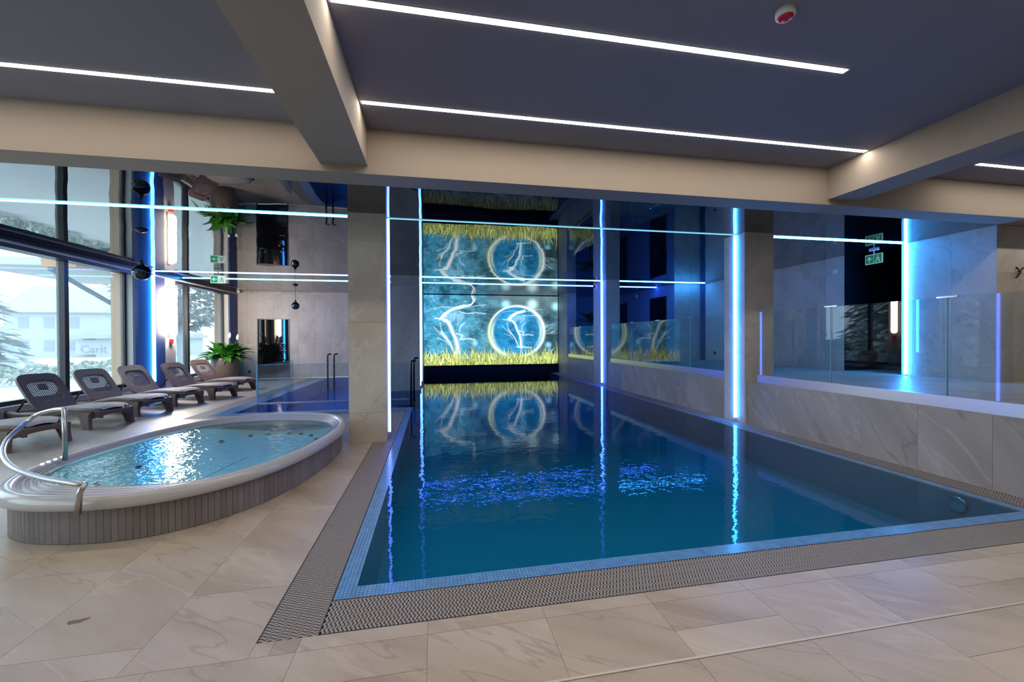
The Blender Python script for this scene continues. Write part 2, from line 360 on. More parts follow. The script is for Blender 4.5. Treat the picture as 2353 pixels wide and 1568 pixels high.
m = MB(); inner(m, -3.994, -0.464, 9.206, 16.894, 'snw'); struct(m.build('side_pool_basin', 'sidebasin'), 'basin of the small side pool, with its blue glow painted in')
for (cx, cy, vert) in ((4.885, 3.02, True), (3.15, 2.95, False)):
    d = MB()
    if vert: d.lathe([(0.07, 0), (0.075, 0.012), (0.06, 0.02)], 20, (0, 0, 0)); d.v = [(cx - z, cy + x, -0.10 + y) for x, y, z in d.v]
    else: d.lathe([(0.09, 0), (0.09, 0.012), (0.05, 0.018)], 20, (cx, cy, zb))
    tag(d.build('pool_light' if vert else 'floor_drain', 'steel' if vert else 'black', None, True),
        'round underwater lamp in the right wall of the big pool' if vert else 'round dark drain on the bottom of the big pool near its front edge', 'pool light' if vert else 'drain')
m = MB()
m.add([(-0.475, 2.595, 0.001), (4.905, 2.595, 0.001), (4.905, YB, 0.001), (-0.475, YB, 0.001)], [(0, 1, 2, 3)])
tag(m.build('pool_water', 'water'), 'dark blue rippled water filling the big swimming pool', 'water')
m = MB().add([(-4.005, 9.195, 0.001), (-1.2, 9.195, 0.001), (-1.2, 16.9, 0.001), (-4.005, 16.9, 0.001)], [(0, 1, 2, 3)]).add([(-1.2, 9.195, 0.001), (-0.475, 9.195, 0.001), (-0.475, 12.1, 0.001), (-1.2, 12.1, 0.001)], [(0, 1, 2, 3)])
tag(m.build('side_pool_water', 'sidewater'), 'bright blue water of the small side pool behind the hot tub', 'water')

# mosaic rim
rim = struct(MB().box(-0.58, 5.03, 2.49, 2.60, -0.7, -0.006).box(-0.58, -0.47, 2.60, 9.2, -0.7, -0.006).box(4.90, 5.03, 2.60, YB, -0.7, -0.006)
             .box(-4.32, -0.58, 8.95, 9.2, -0.7, -0.006).box(-4.32, -4.0, 9.2, 16.9, -0.7, -0.006).build('pool_rim', 'mosaicgrout'), 'blue mosaic rim of the pool')
P_ = 0.0229
spots = []
for i in range(int(5.61 / P_)):
    for j in range(5): spots.append((-0.578 + i * P_, 2.488 + j * P_))
for i in range(int(6.6 / P_)):
    for j in range(5): spots.append((-0.578 + j * P_, 2.488 + (i + 5) * P_))
spots.sort(key=lambda s: s[0] ** 2 + s[1] ** 2 + 2.2)
for k, (x, y) in enumerate(spots[:300]): slab('mosaic_tile', x + .0013, x + P_ - .0013, y + .0013, y + P_ - .0013, -0.006, 0.0015, 'mosaic', rim)
m = MB()
for (x, y) in spots[300:]: m.box(x + .0013, x + P_ - .0013, y + .0013, y + P_ - .0013, -0.006, 0.0015)
for i in range(int((YB - 2.6) / P_)):
    for j in range(5): x, y = 4.908 + j * P_, 2.604 + i * P_; m.add([(x, y, .0015), (x + .02, y, .0015), (x + .02, y + .02, .0015), (x, y + .02, .0015)], [(0, 1, 2, 3)])
for (x0, x1, y0, y1) in ((-4.32, -0.58, 8.95, 9.2), (-4.32, -4.0, 9.2, 16.9)):
    q = 0.05
    for i in range(int((x1 - x0) / q)):
        for j in range(int((y1 - y0) / q)): x, y = x0 + i * q, y0 + j * q; m.add([(x, y, .0015), (x + q - .004, y, .0015), (x + q - .004, y + q - .004, .0015), (x, y + q - .004, .0015)], [(0, 1, 2, 3)])
o = m.build('mosaic_field', 'mosaic', rim); o['kind'] = 'stuff'

# overflow grates of wavy slats
def slat_mesh(name, length, along, periods=6, steps=4, amp=0.0075, w=0.0135, h=0.012):
    n = periods * steps + 1; v = []; f = []
    for i in range(n):
        s = length * i / (n - 1); a = amp * math.sin(2 * PI * i / steps + 0.6)
        for (off, z) in ((-w / 2, -h), (-w / 2, 0), (w / 2, 0), (w / 2, -h)):
            v.append((a + off, s, z) if along == 'y' else (s, a + off, z))
    for i in range(n - 1):
        for k in range(3): f.append((i * 4 + k, i * 4 + k + 1, i * 4 + k + 5, i * 4 + k + 4))
    if along == 'y': f = [q[::-1] for q in f]
    me = bpy.data.meshes.new(name); me.from_pydata(v, [], f); me.materials.append(M['grate']); return me
def grate(label, x0, x1, y0, y1, along, pitch, limit):
    g = thing('overflow_grate', label, 'grate', (x0, y0, 0))
    MB().box(0, x1 - x0, 0, y1 - y0, -0.08, -0.03).build('gutter', 'gutter', g)
    e = MB()
    if along == 'y': e.box(0, x1 - x0, 0, 0.004, -0.02, 0.001); e.box(0, x1 - x0, y1 - y0 - .004, y1 - y0, -0.02, 0.001)
    else: e.box(0, 0.004, 0, y1 - y0, -0.02, 0.001); e.box(x1 - x0 - .004, x1 - x0, 0, y1 - y0, -0.02, 0.001)
    e.build('edge_bar', 'gutter', g)
    for k in (0.33, 0.67):   # carrier rods under the slats
        if along == 'y': MB().box(0, x1 - x0, (y1 - y0) * k - .004, (y1 - y0) * k + .004, -0.022, -0.010).build('carrier_rod', 'grate', g)
        else: MB().box((x1 - x0) * k - .004, (x1 - x0) * k + .004, 0, y1 - y0, -0.022, -0.010).build('carrier_rod', 'grate', g)
    L = (x1 - x0) if along == 'y' else (y1 - y0); n = int(L / pitch)
    if limit:
        me = slat_mesh('slat', (y1 - y0 - .010) if along == 'y' else (x1 - x0 - .010), along)
        for i in range(min(n, limit)):
            o = bpy.data.objects.new('slat', me); link(o, g); o.location = ((i + .5) * pitch, 0.005, 0) if along == 'y' else (0.005, (i + .5) * pitch, 0)
    if n > limit:
        src = slat_mesh('slat', (y1 - y0 - .010) if along == 'y' else (x1 - x0 - .010), along, 6, 2)
        vs = np.array([v.co[:] for v in src.vertices]); fs = [tuple(p.vertices) for p in src.polygons]; V = []; Fc = []
        for i in range(limit, n):
            d = np.array(((i + .5) * pitch, 0.005, 0) if along == 'y' else (0.005, (i + .5) * pitch, 0)); o0 = len(V); V += [tuple(q) for q in vs + d]; Fc += [tuple(k + o0 for k in q) for q in fs]
        o = mesh_obj('slat_field', V, Fc, 'grate', g); o['kind'] = 'stuff'
    return g
grate('grey-brown wavy slatted grate along the front edge of the big pool', -0.58, 5.31, 2.21, 2.49, 'y', 0.0212, 290)
grate('grey-brown wavy slatted grate along the left edge of the big pool', -0.87, -0.58, 2.21, 8.70, 'x', 0.0212, 300)
grate('dark narrow slatted grate between the big pool and the right stone parapet', 5.03, 5.31, 2.49, YB - .08, 'x', 0.0212, 0)
grate('grey grate along the left edge of the small side pool beside the loungers', -4.66, -4.32, 8.70, 16.9, 'x', 0.0212, 0)
grate('grey grate at the front of the small side pool behind the hot tub', -4.32, -0.58, 8.70, 8.95, 'y', 0.0212, 0)

# ------------------------------------------------------------------ ceilings and beams
struct(MB().box(-7.6, 12, -5, 4.75, ZF, ZF + .3).build('ceiling', 'ceil'), 'smooth grey front ceiling with recessed light lines')
struct(MB().box(-7.6, 12, 5.0, YB + .3, ZC, ZC + .8).build('stretch_ceiling', 'mirror'), 'glossy black mirror-like stretch ceiling over the pool')
struct(box('ceiling_beam', -7.6, 12, 4.72, 5.07, ZC - .002, ZF + .3, 'paint'), 'long beige beam crossing the room in front of the gloss ceiling')
struct(box('ceiling_beam', -1.19, -0.70, -5, 4.72, 3.392, ZF + .01, 'paint'), 'grey ceiling beam running towards the viewer on the left')
struct(box('ceiling_beam', 5.32, 5.79, -5, 4.72, 3.378, ZF + .01, 'paint'), 'ceiling beam with blue-lit underside on the right')
wl = emis('warm_white_led', (1.0, 0.93, 0.84), LED_WHITE)
def ceil_led(x0, x1, y, label, w=0.05):
    t = thing('light_line', label, 'ceiling light', (x0, y, ZF))
    MB().box(0, x1 - x0, -w / 2 - .006, w / 2 + .006, -0.0015, 0.0).build('profile', 'siren_white', t)
    MB().add([(0.02, -w / 2, -.003), (x1 - x0 - .02, -w / 2, -.003), (x1 - x0 - .02, w / 2, -.003), (0.02, w / 2, -.003)], [(3, 2, 1, 0)]).build('diffuser', wl, t)
ceil_led(-0.69, 3.54, 2.962, 'longest bright white light line on the ceiling, the one nearest the viewer')
ceil_led(-0.69, 5.31, 4.195, 'white ceiling light line reaching from the left beam to the right beam')
ceil_led(-7.0, -1.20, 4.155, 'bright white light line on the ceiling left of the left beam')
ceil_led(7.15, 11.5, 4.235, 'short white light line on the ceiling at the far right')
ceil_led(-6.0, -1.20, 1.2, 'added unseen white light line on the left part of the ceiling above the viewer')  # from here on: unseen light lines, added to brighten the foreground
ceil_led(-0.69, 5.31, 0.6, 'added unseen white light line on the ceiling just above the viewer')
ceil_led(-0.69, 5.31, -1.6, 'added unseen white light line on the ceiling behind the viewer')

# ------------------------------------------------------------------ columns
def column(x0, x1, y0, y1, z0, label, faces, joints):
    c = struct(box('column', x0 + .012, x1 - .012, y0 + .012, y1 - .012, z0, ZC + .01, 'grout'), label)
    zs = [z0] + [j for j in joints if j > z0 + .05] + [ZC]
    for a, b in zip(zs, zs[1:]):
        if 's' in faces: tile_xwall(c, [(x0, x1, a, b)], y0 + .012, 'wall', -1)
        if 'n' in faces: tile_xwall(c, [(x0, x1, a, b)], y1 - .012, 'wall', 1)
        if 'e' in faces: tile_ywall(c, [(y0, y1, a, b)], x1 - .012, 'wall', 1)
        if 'w' in faces: tile_ywall(c, [(y0, y1, a, b)], x0 + .012, 'wall', -1)
    return c
column(-1.20, -0.675, 6.19, 6.70, 0, 'beige sandstone pillar with white-violet light line, between hot tub and pool', 'snew', [0.436, 1.731, 3.0])
column(5.27, 5.85, 6.19, 6.70, 0, 'sandstone pillar with cyan light line at the right pool edge', 'snew', [1.2, 2.4])
column(5.29, 5.74, 12.0, 13.05, 0, 'far sandstone pillar with blue light line right of the screen', 'snew', [1.15, 2.35])
column(-1.20, -0.40, 12.1, YB, -0.4, 'grey stone pier left of the screen with two blue light lines', 'se', [0.75, 1.95, 3.0])
column(5.31, 5.70, 15.9, YB, 0, 'narrow dark pier at the right edge of the screen', 'swe', [1.2, 2.4])

# ------------------------------------------------------------------ parapets
for y0, y1, lab, joints in [(-5, 6.19, 'near sandstone parapet below the glass railing, right foreground', [0.6, 1.2, 1.8, 2.4, 3.018, 3.646, 4.265, 4.919, 5.518]),
                            (6.70, 12.0, 'middle sandstone parapet between the two right pillars', [7.3, 7.9, 8.5, 9.1, 9.7, 10.3, 10.9, 11.5]),
                            (13.05, 15.9, 'far sandstone parapet beside the screen', [13.6, 14.2, 14.8, 15.4])]:
    p = struct(box('parapet', 5.322, 5.5, y0, y1, 0, DK - .012, 'grout'), lab)
    ys = [max(y0, 0.0)] + joints + [y1]
    for a, b in zip(ys, ys[1:]):
        tile_ywall(p, [(a, b, 0, DK)], 5.322, 'parapet', -1)
    slab('coping', 5.311, 5.5, max(y0, -5), y1, DK - .012, DK, 'parapet', p)
    tile_xwall(p, [(5.31, 5.5, 0, DK)], y1, 'parapet', 1) if y1 < 6 else None

# ------------------------------------------------------------------ glass railings
def railing(y_pts, label):
    t = thing('glass_railing', label, 'railing', (5.37, y_pts[0], DK))
    L = y_pts[-1] - y_pts[0]
    MB().box(-0.035, 0.035, 0, L, 0, 0.125).build('channel', 'steel', t)
    for a, b in zip(y_pts, y_pts[1:]):
        a -= y_pts[0]; b -= y_pts[0]
        p = MB().box(-0.008, 0.008, a + .004, b - .004, 0.10, 1.175).build('pane', 'pane', t)
        MB().box(-0.0082, 0.0082, a + .002, a + .0045, 0.125, 1.175).build('pane_edge', 'glassedge', p)
        MB().box(-0.0082, 0.0082, b - .0045, b - .002, 0.125, 1.175).build('pane_edge', 'glassedge', p)
    for a in y_pts[1:-1]: MB().box(-0.012, 0.012, a - y_pts[0] - .09, a - y_pts[0] + .09, 1.172, 1.186).build('clip', 'chrome', t)
railing([-3.0, -0.48, 0.82, 2.12, 3.415, 4.715, 5.985], 'clear glass railing with silver clips on the near right parapet')
railing([6.75, 7.87, 9.16, 10.47, 11.82], 'clear glass railing between the two right pillars')
railing([13.1, 14.5, 15.85], 'small glass railing beside the big screen')

# ------------------------------------------------------------------ walls
# left window wall: deep reveals, wood lined outside the black frames
wL = MB(); XO = -7.75
W1, W2, W_ADDED = (4.6, 11.70), (13.40, 16.50), (-3.2, 3.9)
for a, b in [(-5, W_ADDED[0]), (W_ADDED[1], W1[0]), (W1[1], W2[0]), (W2[1], YB)]: wL.box(XO, XL, a, b, 0, ZC + .5)
for a, b in (W1, W2, W_ADDED): wL.box(XO, XL, a, b, 0, 0.34); wL.box(XO, XL, a, b, 3.22, ZC + .5)
struct(wL.build('wall_left', 'cream'), 'cream window wall beside the loungers')
struct(box('trim_1', XL, XL + .10, -5, YB, 3.20, 3.232, 'cream'))
struct(box('trim_2', XL, XL + .07, 4.6, YB, 3.232, 3.308, 'black'))
def pier(y0, y1, label): return struct(box('wall_pier', XL, XL + .05, y0, y1, 0, ZC, 'navy'), label)
pier(11.70, 12.85, 'navy blue wall pier with the blue light line between two windows')
pier(16.50, YB, 'navy blue wall strip in the far left corner')
def window(n, y0, y1, mull):
    fx0, fx1 = -7.53, -7.44
    w = struct(MB().box(fx0, XL + .04, y0, y1, 3.12, 3.22).box(fx0, fx1 + .02, y0, y1, 0.34, 0.42).box(fx0, fx1, y1 - .05, y1, 0.42, 3.12).box(fx0, fx1, y0, y0 + .06, 0.42, 3.12).build('window_%d' % n, 'black'), 'tall black-framed window')
    for ym in mull: MB().box(fx0, fx1 + .05, ym - .05, ym + .05, 0.42, 3.12).build('mullion', 'black', w)
    MB().box(XO, fx0, y1 - .02, y1 - .001, 0.42, 3.12).build('wood_reveal', 'wood', w)
    MB().box(XO, fx0, y0 + .001, y0 + .02, 0.42, 3.12).build('wood_reveal', 'wood', w)
    ys = [y0 + .06] + list(mull) + [y1 - .05]
    for a, b in zip(ys, ys[1:]): MB().box(-7.49, -7.48, a + .05 * (a in mull), b - .05 * (b in mull), 0.42, 3.12).build('window_pane', 'windowglass', w)
window(1, *W1, [7.3, 9.97]); window(2, *W2, [14.22]); window(3, *W_ADDED, [0.3])  # last window is unseen, added out of frame to let in more daylight

# back walls
DX0, DX1, DZ = -6.55, -5.49, 2.25
wb = struct(MB().box(-7.6, DX0, YB + .012, YB + .3, 0, ZC).box(DX1, -1.2, YB + .012, YB + .3, 0, ZC).box(DX0, DX1, YB + .012, YB + .3, DZ, ZC).box(-1.2, 8.4, YB + .012, YB + .3, -0.5, ZC).build('wall_back', 'grout'), 'sandstone tiled back wall')
tiles = []
for a, b, c, d in courses(-7.3, -1.2, 0, 3.24, 0.60, 1.24, -5.145, 0.08, [0, 0.35, 0.68], [(DX0 - .03, DX1 + .03, -1, DZ + .03)]): tiles.append((a, b, c, d))
tile_xwall(wb, tiles, YB + .012, 'wall', -1)
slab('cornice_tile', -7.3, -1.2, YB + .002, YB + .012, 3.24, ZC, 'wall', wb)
d1 = struct(MB().box(DX0 - .03, DX0, YB - .02, YB + .1, 0, DZ + .03).box(DX1, DX1 + .03, YB - .02, YB + .1, 0, DZ + .03).box(DX0, DX1, YB - .02, YB + .1, DZ, DZ + .03).build('door_1', 'black'), 'black glass sauna door in the sandstone back wall')
box('door_leaf', DX0, DX1, YB + .02, YB + .05, 0, DZ, 'blackglass', d1)
MB().tube([(DX1 - .28, YB - .03, 1.08), (DX1 - .08, YB - .03, 1.08)], .012).tube([(DX1 - .10, YB - .03, 1.08), (DX1 - .10, YB + .02, 1.08)], .012).build('door_handle', 'wood', d1)
box('void', DX0, DX1, YB + .05, YB + .3, 0, DZ, 'void', d1)

# right walls
wr = struct(MB().box(XR + .012, XR + .35, 5.112, 6.49, 0, ZC).box(XR + .012, XR + .35, 7.63, 12.7, 0, ZC).box(XR + .012, 12, 5.112, 5.4, 0, ZF).build('wall_right', 'grout'), 'sandstone tiled wall of the right deck')
zj = [DK, 1.30, 2.21, 2.83, ZC]
tile_ywall(wr, [r for r in courses(5.10, 6.49, DK, ZC, 0.60, 1.24, 5.10, 0.97, [0, 0.5])], XR + .012, 'wall', -1)
tile_ywall(wr, courses(7.63, 11.3, DK, ZC, 0.60, 1.24, 7.48, 1.27, [0, 0.33, 0.66]), XR + .012, 'wall', -1)
tile_xwall(wr, courses(9.05, 12, DK, ZC, 0.60, 1.24, 9.05, 1.3, [0, 0.4]), 5.112, 'wall', -1)
box('plaster_panel', XR, XR + .012, 11.3, 12.5, DK, ZC, 'cream', wr)
wr2 = struct(MB().box(7.962, XR + .3, 12.512, 12.7, 0, ZC).build('wall_recess', 'grout'), 'sandstone wall facing the viewer at the end of the right deck')
tile_xwall(wr2, courses(7.95, XR - .14, DK, ZC, 0.57, 1.24, 7.95, 1.3, [0, 0.5]), 12.512, 'wall', -1)
struct(box('wall_pilaster', XR - .14, XR, 12.42, 12.51, DK, ZC, 'navy'), 'narrow pilaster at the end of the right deck, blue light painted on')  # blue light falling on the pilaster is put into its colour
wr3 = struct(box('wall_passage', 7.95, 8.3, 12.7, YB, 0, ZC, 'slate'), 'blue painted wall with two black doors')
struct(box('wall_corner', 7.95, 7.962, 12.512, 12.7, DK, ZC, 'slate'))
for n, (a, b) in zip((2, 3), ((13.02, 14.04), (15.97, 16.95))):
    d = struct(MB().box(7.935, 7.95, a - .04, a, DK, 2.94).box(7.935, 7.95, b, b + .04, DK, 2.94).box(7.935, 7.95, a - .04, b + .04, 2.90, 2.94).build('door_%d' % n, 'black'), 'black door in the blue wall')
    box('door_leaf', 7.938, 7.95, a, b, DK, 2.90, 'blackglass', d)
struct(box('wall_back_right', 5.7, 7.95, YB - .01, YB + .02, DK, ZC, 'slate'))
# corridor, its darkness painted on as near-black walls
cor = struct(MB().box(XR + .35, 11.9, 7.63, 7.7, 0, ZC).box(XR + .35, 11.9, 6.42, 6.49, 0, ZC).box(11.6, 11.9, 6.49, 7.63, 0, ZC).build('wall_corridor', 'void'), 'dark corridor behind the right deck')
box('timber_panel', 10.9, 11.0, 7.25, 7.63, DK, 2.75, 'wall', cor); box('jamb_shade', XR, XR + .36, 7.618, 7.632, DK, ZC, 'void', cor)  # near-black lining paints shade over the lit side of the opening
# enclosing walls behind the viewer
struct(box('wall_front', -7.6, 12, -5.3, -5, 0, ZF, 'cream')); struct(box('wall_far_right', 12, 12.3, -5.3, 5.4, 0, ZF, 'cream'))
struct(box('roof_slab', -7.8, 12.3, -5.3, YB + .4, ZF + .29, ZF + .6, 'void'))

# ------------------------------------------------------------------ coloured light lines
cy = emis('led_cyan', (0.22, 2.2, 8.0), LED_BLUE); vi = emis('led_violet', (0.30, 0.55, 3.2), LED_BLUE); bl = emis('led_blue', (0.20, 0.8, 6.0), LED_BLUE); cs = emis('led_cyan_strong', (0.22, 2.2, 8.0), LED_BLUE * 2.1); bs = emis('led_blue_strong', (0.10, 1.7, 6.0), LED_BLUE * 3); dm = emis('led_faint', (0.05, 0.14, 0.22), LED_BLUE)
def line(x0, x1, y0, y1, z0, z1, m, label):
    t = thing('light_line', label, 'light strip', (x0, y0, z0))
    a, b, c = x1 - x0, y1 - y0, z1 - z0
    MB().box(0, a, 0, b, 0, c).build('tube', m, t)
    # end caps of the profile
    if c > 1: MB().box(-.001, a + .001, -.001, b + .001, -0.01, 0).build('end_cap', 'siren_white', t)
    return t
e = .018
line(-7.2, -1.20, 6.40 - e, 6.40 + e, ZC - .016, ZC, cy, 'cyan light line across the gloss ceiling left of the near left pillar')
line(-0.675, 5.27, 6.40 - .007, 6.40 + .007, ZC - .012, ZC, dm, 'thin light line across the gloss ceiling between the two near pillars')
line(5.85, XR, 6.40 - e, 6.40 + e, ZC - .018, ZC, bs, 'deep blue light line across the gloss ceiling right of the near right pillar')
line(-7.22, -1.20, 12.34 - .022, 12.34 + .022, ZC - .016, ZC, vi, 'pale violet light line on the gloss ceiling before the back left wall, upper of two')
line(-0.40, 5.29, 12.30 - .022, 12.30 + .022, ZC - .016, ZC, bl, 'upper blue light line on the gloss ceiling in front of the screen')
line(5.74, XR - .14, 12.26 - .022, 12.26 + .022, ZC - .016, ZC, cy, 'blue light line on the gloss ceiling that ends at the right pilaster')
line(-7.2, -1.20, 13.58 - .022, 13.58 + .022, ZC - .016, ZC, cy, 'cyan light line on the gloss ceiling before the back left wall, lower of two')
line(-0.40, 5.6, 13.6 - .022, 13.6 + .022, ZC - .016, ZC, bl, 'lower blue light line on the gloss ceiling in front of the screen')
line(5.74, 7.93, 13.62 - .022, 13.62 + .022, ZC - .016, ZC, bl, 'short blue light line on the gloss ceiling above the blue wall')
line(-0.675, -0.645, 6.40 - .016, 6.40 + .016, 0.10, ZC - .016, vi, 'upright white-violet light line on the near left pillar')
line(5.235, 5.27, 6.40 - .016, 6.40 + .016, 0.07, ZC - .016, cy, 'upright cyan light line on the near right pillar')
line(-0.40, -0.37, 12.32 - .02, 12.32 + .02, 0.12, ZC - .016, vi, 'upright violet light line on the pier left of the screen')
line(-0.40, -0.37, 13.6 - .02, 13.6 + .02, 0.12, ZC - .016, bl, 'upright blue light line on the pier left of the screen, nearer the screen')
line(5.25, 5.29, 12.32 - .02, 12.32 + .02, 0.06, ZC - .016, bl, 'upright blue light line on the far right pillar')
line(XR - .045, XR, 6.40 - .014, 6.40 + .014, DK + .02, ZC - .016, cs, 'upright cyan light line on the wall of the right deck')
line(XL + .05, XL + .10, 12.34 - .03, 12.34 + .03, 0.40, ZC - .016, cy, 'upright blue light line on the navy pier between the windows')

# ------------------------------------------------------------------ the screen picture
def screen():
    NX, NY = 620, 320
    xs = (np.arange(NX) + .5) / NX * 2172 + 90; ys = (np.arange(NY) + .5) / NY * 1155 + 97
    Xg, Yg = np.meshgrid(xs, ys); rng = np.random.default_rng(3)
    def noise(fx, fy, seed):
        r = np.random.default_rng(seed); g = r.random((int(fy) + 2, int(fx) + 2)); u = (Xg - 90) / 2172 * fx; v = (Yg - 97) / 1155 * fy
        i, j = np.floor(v).astype(int).clip(0, int(fy)), np.floor(u).astype(int).clip(0, int(fx)); a, b = v - i, u - j; a = a * a * (3 - 2 * a); b = b * b * (3 - 2 * b)
        return (g[i, j] * (1 - b) + g[i, j + 1] * b) * (1 - a) + (g[i + 1, j] * (1 - b) + g[i + 1, j + 1] * b) * a
    n = .5 * noise(14, 9, 1) + .3 * noise(40, 26, 2) + .2 * noise(110, 70, 4)
    img = np.zeros((NY, NX, 3))
    leftw = np.clip(1.15 - (Xg - 90) / 1300, 0, 1)[..., None]
    img[:] = np.array([46, 76, 88]) + leftw * np.array([-2, 44, 70])
    img *= (0.35 + 1.3 * n)[..., None]
    rock = np.clip((noise(60, 45, 8) + .5 * noise(120, 90, 9) - .95) * 3, 0, 1)[..., None] * leftw
    img = img * (1 - .5 * rock) + np.array([150, 205, 225]) * .5 * rock
    top = np.clip(1 - (Yg - 97) / 350, 0, 1)[..., None] * np.clip((Xg - 1000) / 400, 0, 1)[..., None]
    img = img * (1 - .7 * top) + np.array([85, 105, 110]) * .7 * top
    def dist(pts):
        D = np.full(Xg.shape, 1e9)
        for (ax, ay), (bx, by) in zip(pts, pts[1:]):
            dx, dy = bx - ax, by - ay; L = dx * dx + dy * dy + 1e-9
            t = (((Xg - ax) * dx + (Yg - ay) * dy) / L).clip(0, 1); D = np.minimum(D, np.hypot(Xg - ax - t * dx, Yg - ay - t * dy))
        return D
    def stroke(pts, w, col, a=1.0, soft=1.0):
        k = (np.exp(-(dist(pts) / w) ** 2 * 1.2) * a)[..., None] ** soft; img[:] = img * (1 - k) + np.array(col) * k
    WH = (232, 246, 250); BL = (70, 165, 215)
    def falls(T, s):
        P = lambda L: [T(*p) for p in L]
        stroke(P([(370, 520), (480, 420), (600, 430), (700, 480), (650, 600), (640, 1110)]), 95 * s, BL, .55)
        def bundle(L, k, sp, w, al):
            for q in range(k):
                ox, oy = rng.normal(0, sp), rng.normal(0, sp * .5); stroke(P([(x + ox, y + oy) for x, y in L]), w * s * rng.uniform(.5, 1.3), WH, al * rng.uniform(.35, 1))
        if s > .9: bundle([(840, 100), (875, 180), (830, 250), (700, 285)], 9, 11, 7, .75)
        bundle([(700, 285), (540, 330), (430, 400), (368, 490)], 16, 24, 8, .7)
        stroke(P([(600, 330), (760, 300), (900, 270), (1060, 250)]), 7 * s, WH, .6)
        for x in range(405, 725, 15): stroke(P([(x, 375 + (x * 13 % 40)), (x - 5, 470 + (x * 7 % 120))]), (4 + x % 4) * s, WH, .35 + .3 * (x * 3 % 10) / 10)
        bundle([(250, 485), (400, 500), (450, 515)], 5, 8, 7, .6)
        bundle([(400, 505), (450, 520), (500, 600), (540, 720), (590, 830), (615, 960), (622, 1115)], 18, 19, 9, .75)
        bundle([(365, 700), (440, 800), (505, 900), (545, 1000), (590, 1100)], 8, 13, 7, .6)
        stroke(P([(340, 560), (360, 680), (430, 800)]), 14 * s, WH, .5); stroke(P([(720, 560), (650, 620), (640, 700)]), 12 * s, WH, .6)
        stroke(P([(590, 730), (690, 760), (650, 830), (780, 815), (880, 835)]), 14 * s, WH, .75)
        stroke(P([(640, 370), (760, 400), (900, 385), (1060, 400)]), 9 * s, WH, .7); stroke(P([(250, 320), (420, 290), (560, 300)]), 8 * s, WH, .5)
        stroke(P([(240, 620), (330, 720), (420, 820)]), 8 * s, WH, .6); stroke(P([(280, 800), (420, 850), (470, 920)]), 8 * s, WH, .5)
    falls(lambda x, y: (x, y), 1.0)
    for k in range(170):
        x, y = rng.uniform(100, 1150), rng.uniform(160, 980); L = rng.uniform(15, 90); stroke([(x, y), (x + L, y + rng.uniform(-25, 25))], rng.uniform(2.5, 4.5), (170, 215, 235), rng.uniform(.2, .5))
    for k in range(14):
        x, y = rng.uniform(2050, 2200), rng.uniform(580, 740); stroke([(x - 35, y + 8), (x + 30, y - 12)], 5, (170, 220, 240), .6)
    for x, y, r, c in [(1390, 245, 75, (150, 225, 240)), (1830, 240, 95, (190, 238, 240)), (2230, 270, 75, (150, 225, 240)), (885, 890, 50, (130, 215, 240)), (2100, 930, 52, (110, 205, 235)), (2112, 1012, 30, (60, 165, 205)), (950, 965, 40, (50, 150, 200))]:
        k = np.exp(-(np.hypot(Xg - x, Yg - y) / r) ** 3)[..., None] * .9; img[:] = img * (1 - k) + np.array(c) * k
    # the bubble
    q = np.hypot((Xg - 1567) / 470, (Yg - 700) / 445)
    ins = (1 / (1 + np.exp((q - .97) * 60)))[..., None]
    img[:] = img * (1 - ins * .85) + (np.array([22, 105, 165]) * (0.6 + .8 * n)[..., None]) * ins * .85
    falls(lambda x, y: (1567 + (x - 540) * .8, 130 + y * .76), .72)
    stroke([(1560, 960), (1690, 962), (1810, 975)], 10, WH, .9)
    for k in range(40):
        a = rng.uniform(0, 6.28); r = rng.uniform(.2, .85); x, y = 1567 + 470 * r * math.cos(a), 700 + 445 * r * math.sin(a); stroke([(x, y), (x + rng.uniform(20, 80), y + rng.uniform(-15, 25))], 4, (150, 210, 240), .4)
    ang = np.arctan2(Yg - 700, Xg - 1567)
    wid = .035 + .03 * (np.cos(ang - 2.6) ** 2) + .025 * np.clip(np.sin(ang), 0, 1)
    k = np.exp(-((q - .97) / wid) ** 2)[..., None]; yel = np.clip(-np.cos(ang), 0, 1)[..., None] ** 2 * np.clip((q[..., None] - .95) * 20, 0, 1)
    img[:] = img * (1 - k) + (np.array([228, 246, 246]) * (1 - .8 * yel) + np.array([190, 215, 90]) * .8 * yel) * k
    k = (np.exp(-((q - .86) / .05) ** 2) * np.clip(np.cos(ang) ** 6, 0, 1) * .8)[..., None]; img[:] = img * (1 - k) + np.array([225, 238, 190]) * k
    # grass
    base = np.clip((Yg - 1075 - 25 * np.sin(Xg / 90)) / 60, 0, 1)[..., None]
    img[:] = img * (1 - base) + (np.array([118, 136, 66]) * (.55 + .8 * noise(160, 40, 11))[..., None]) * base
    for k in range(430):
        x = rng.uniform(60, 2290); h = rng.uniform(60, 170) * (1.5 if rng.random() < .12 else 1); y0 = rng.uniform(1110, 1270); le = rng.normal(0, 45)
        g = rng.uniform(.6, 1.12); c = np.array([186, 205, 104]) * g + np.array([30, 25, 25]) * (g > 1)
        i0, i1 = np.searchsorted(ys, [y0 - h - 10, y0 + 5]); j0, j1 = np.searchsorted(xs, [min(x, x + le) - 14, max(x, x + le) + 14])
        if i1 <= i0 or j1 <= j0: continue
        sx, sy = Xg[i0:i1, j0:j1], Yg[i0:i1, j0:j1]; t = ((y0 - sy) / h).clip(0, 1); cx = x + le * t ** 1.6
        a = np.clip(1.4 - np.abs(sx - cx) / (8 * (1 - t) + 1.8), 0, 1) * (sy <= y0); a = a[..., None]; img[i0:i1, j0:j1] = img[i0:i1, j0:j1] * (1 - a) + c * a
    img = (img.clip(0, 255) / 255) ** 1.75
    vx = np.linspace(-0.39, 5.285, NX + 1); vz = np.linspace(3.285, 0.385, NY + 1)
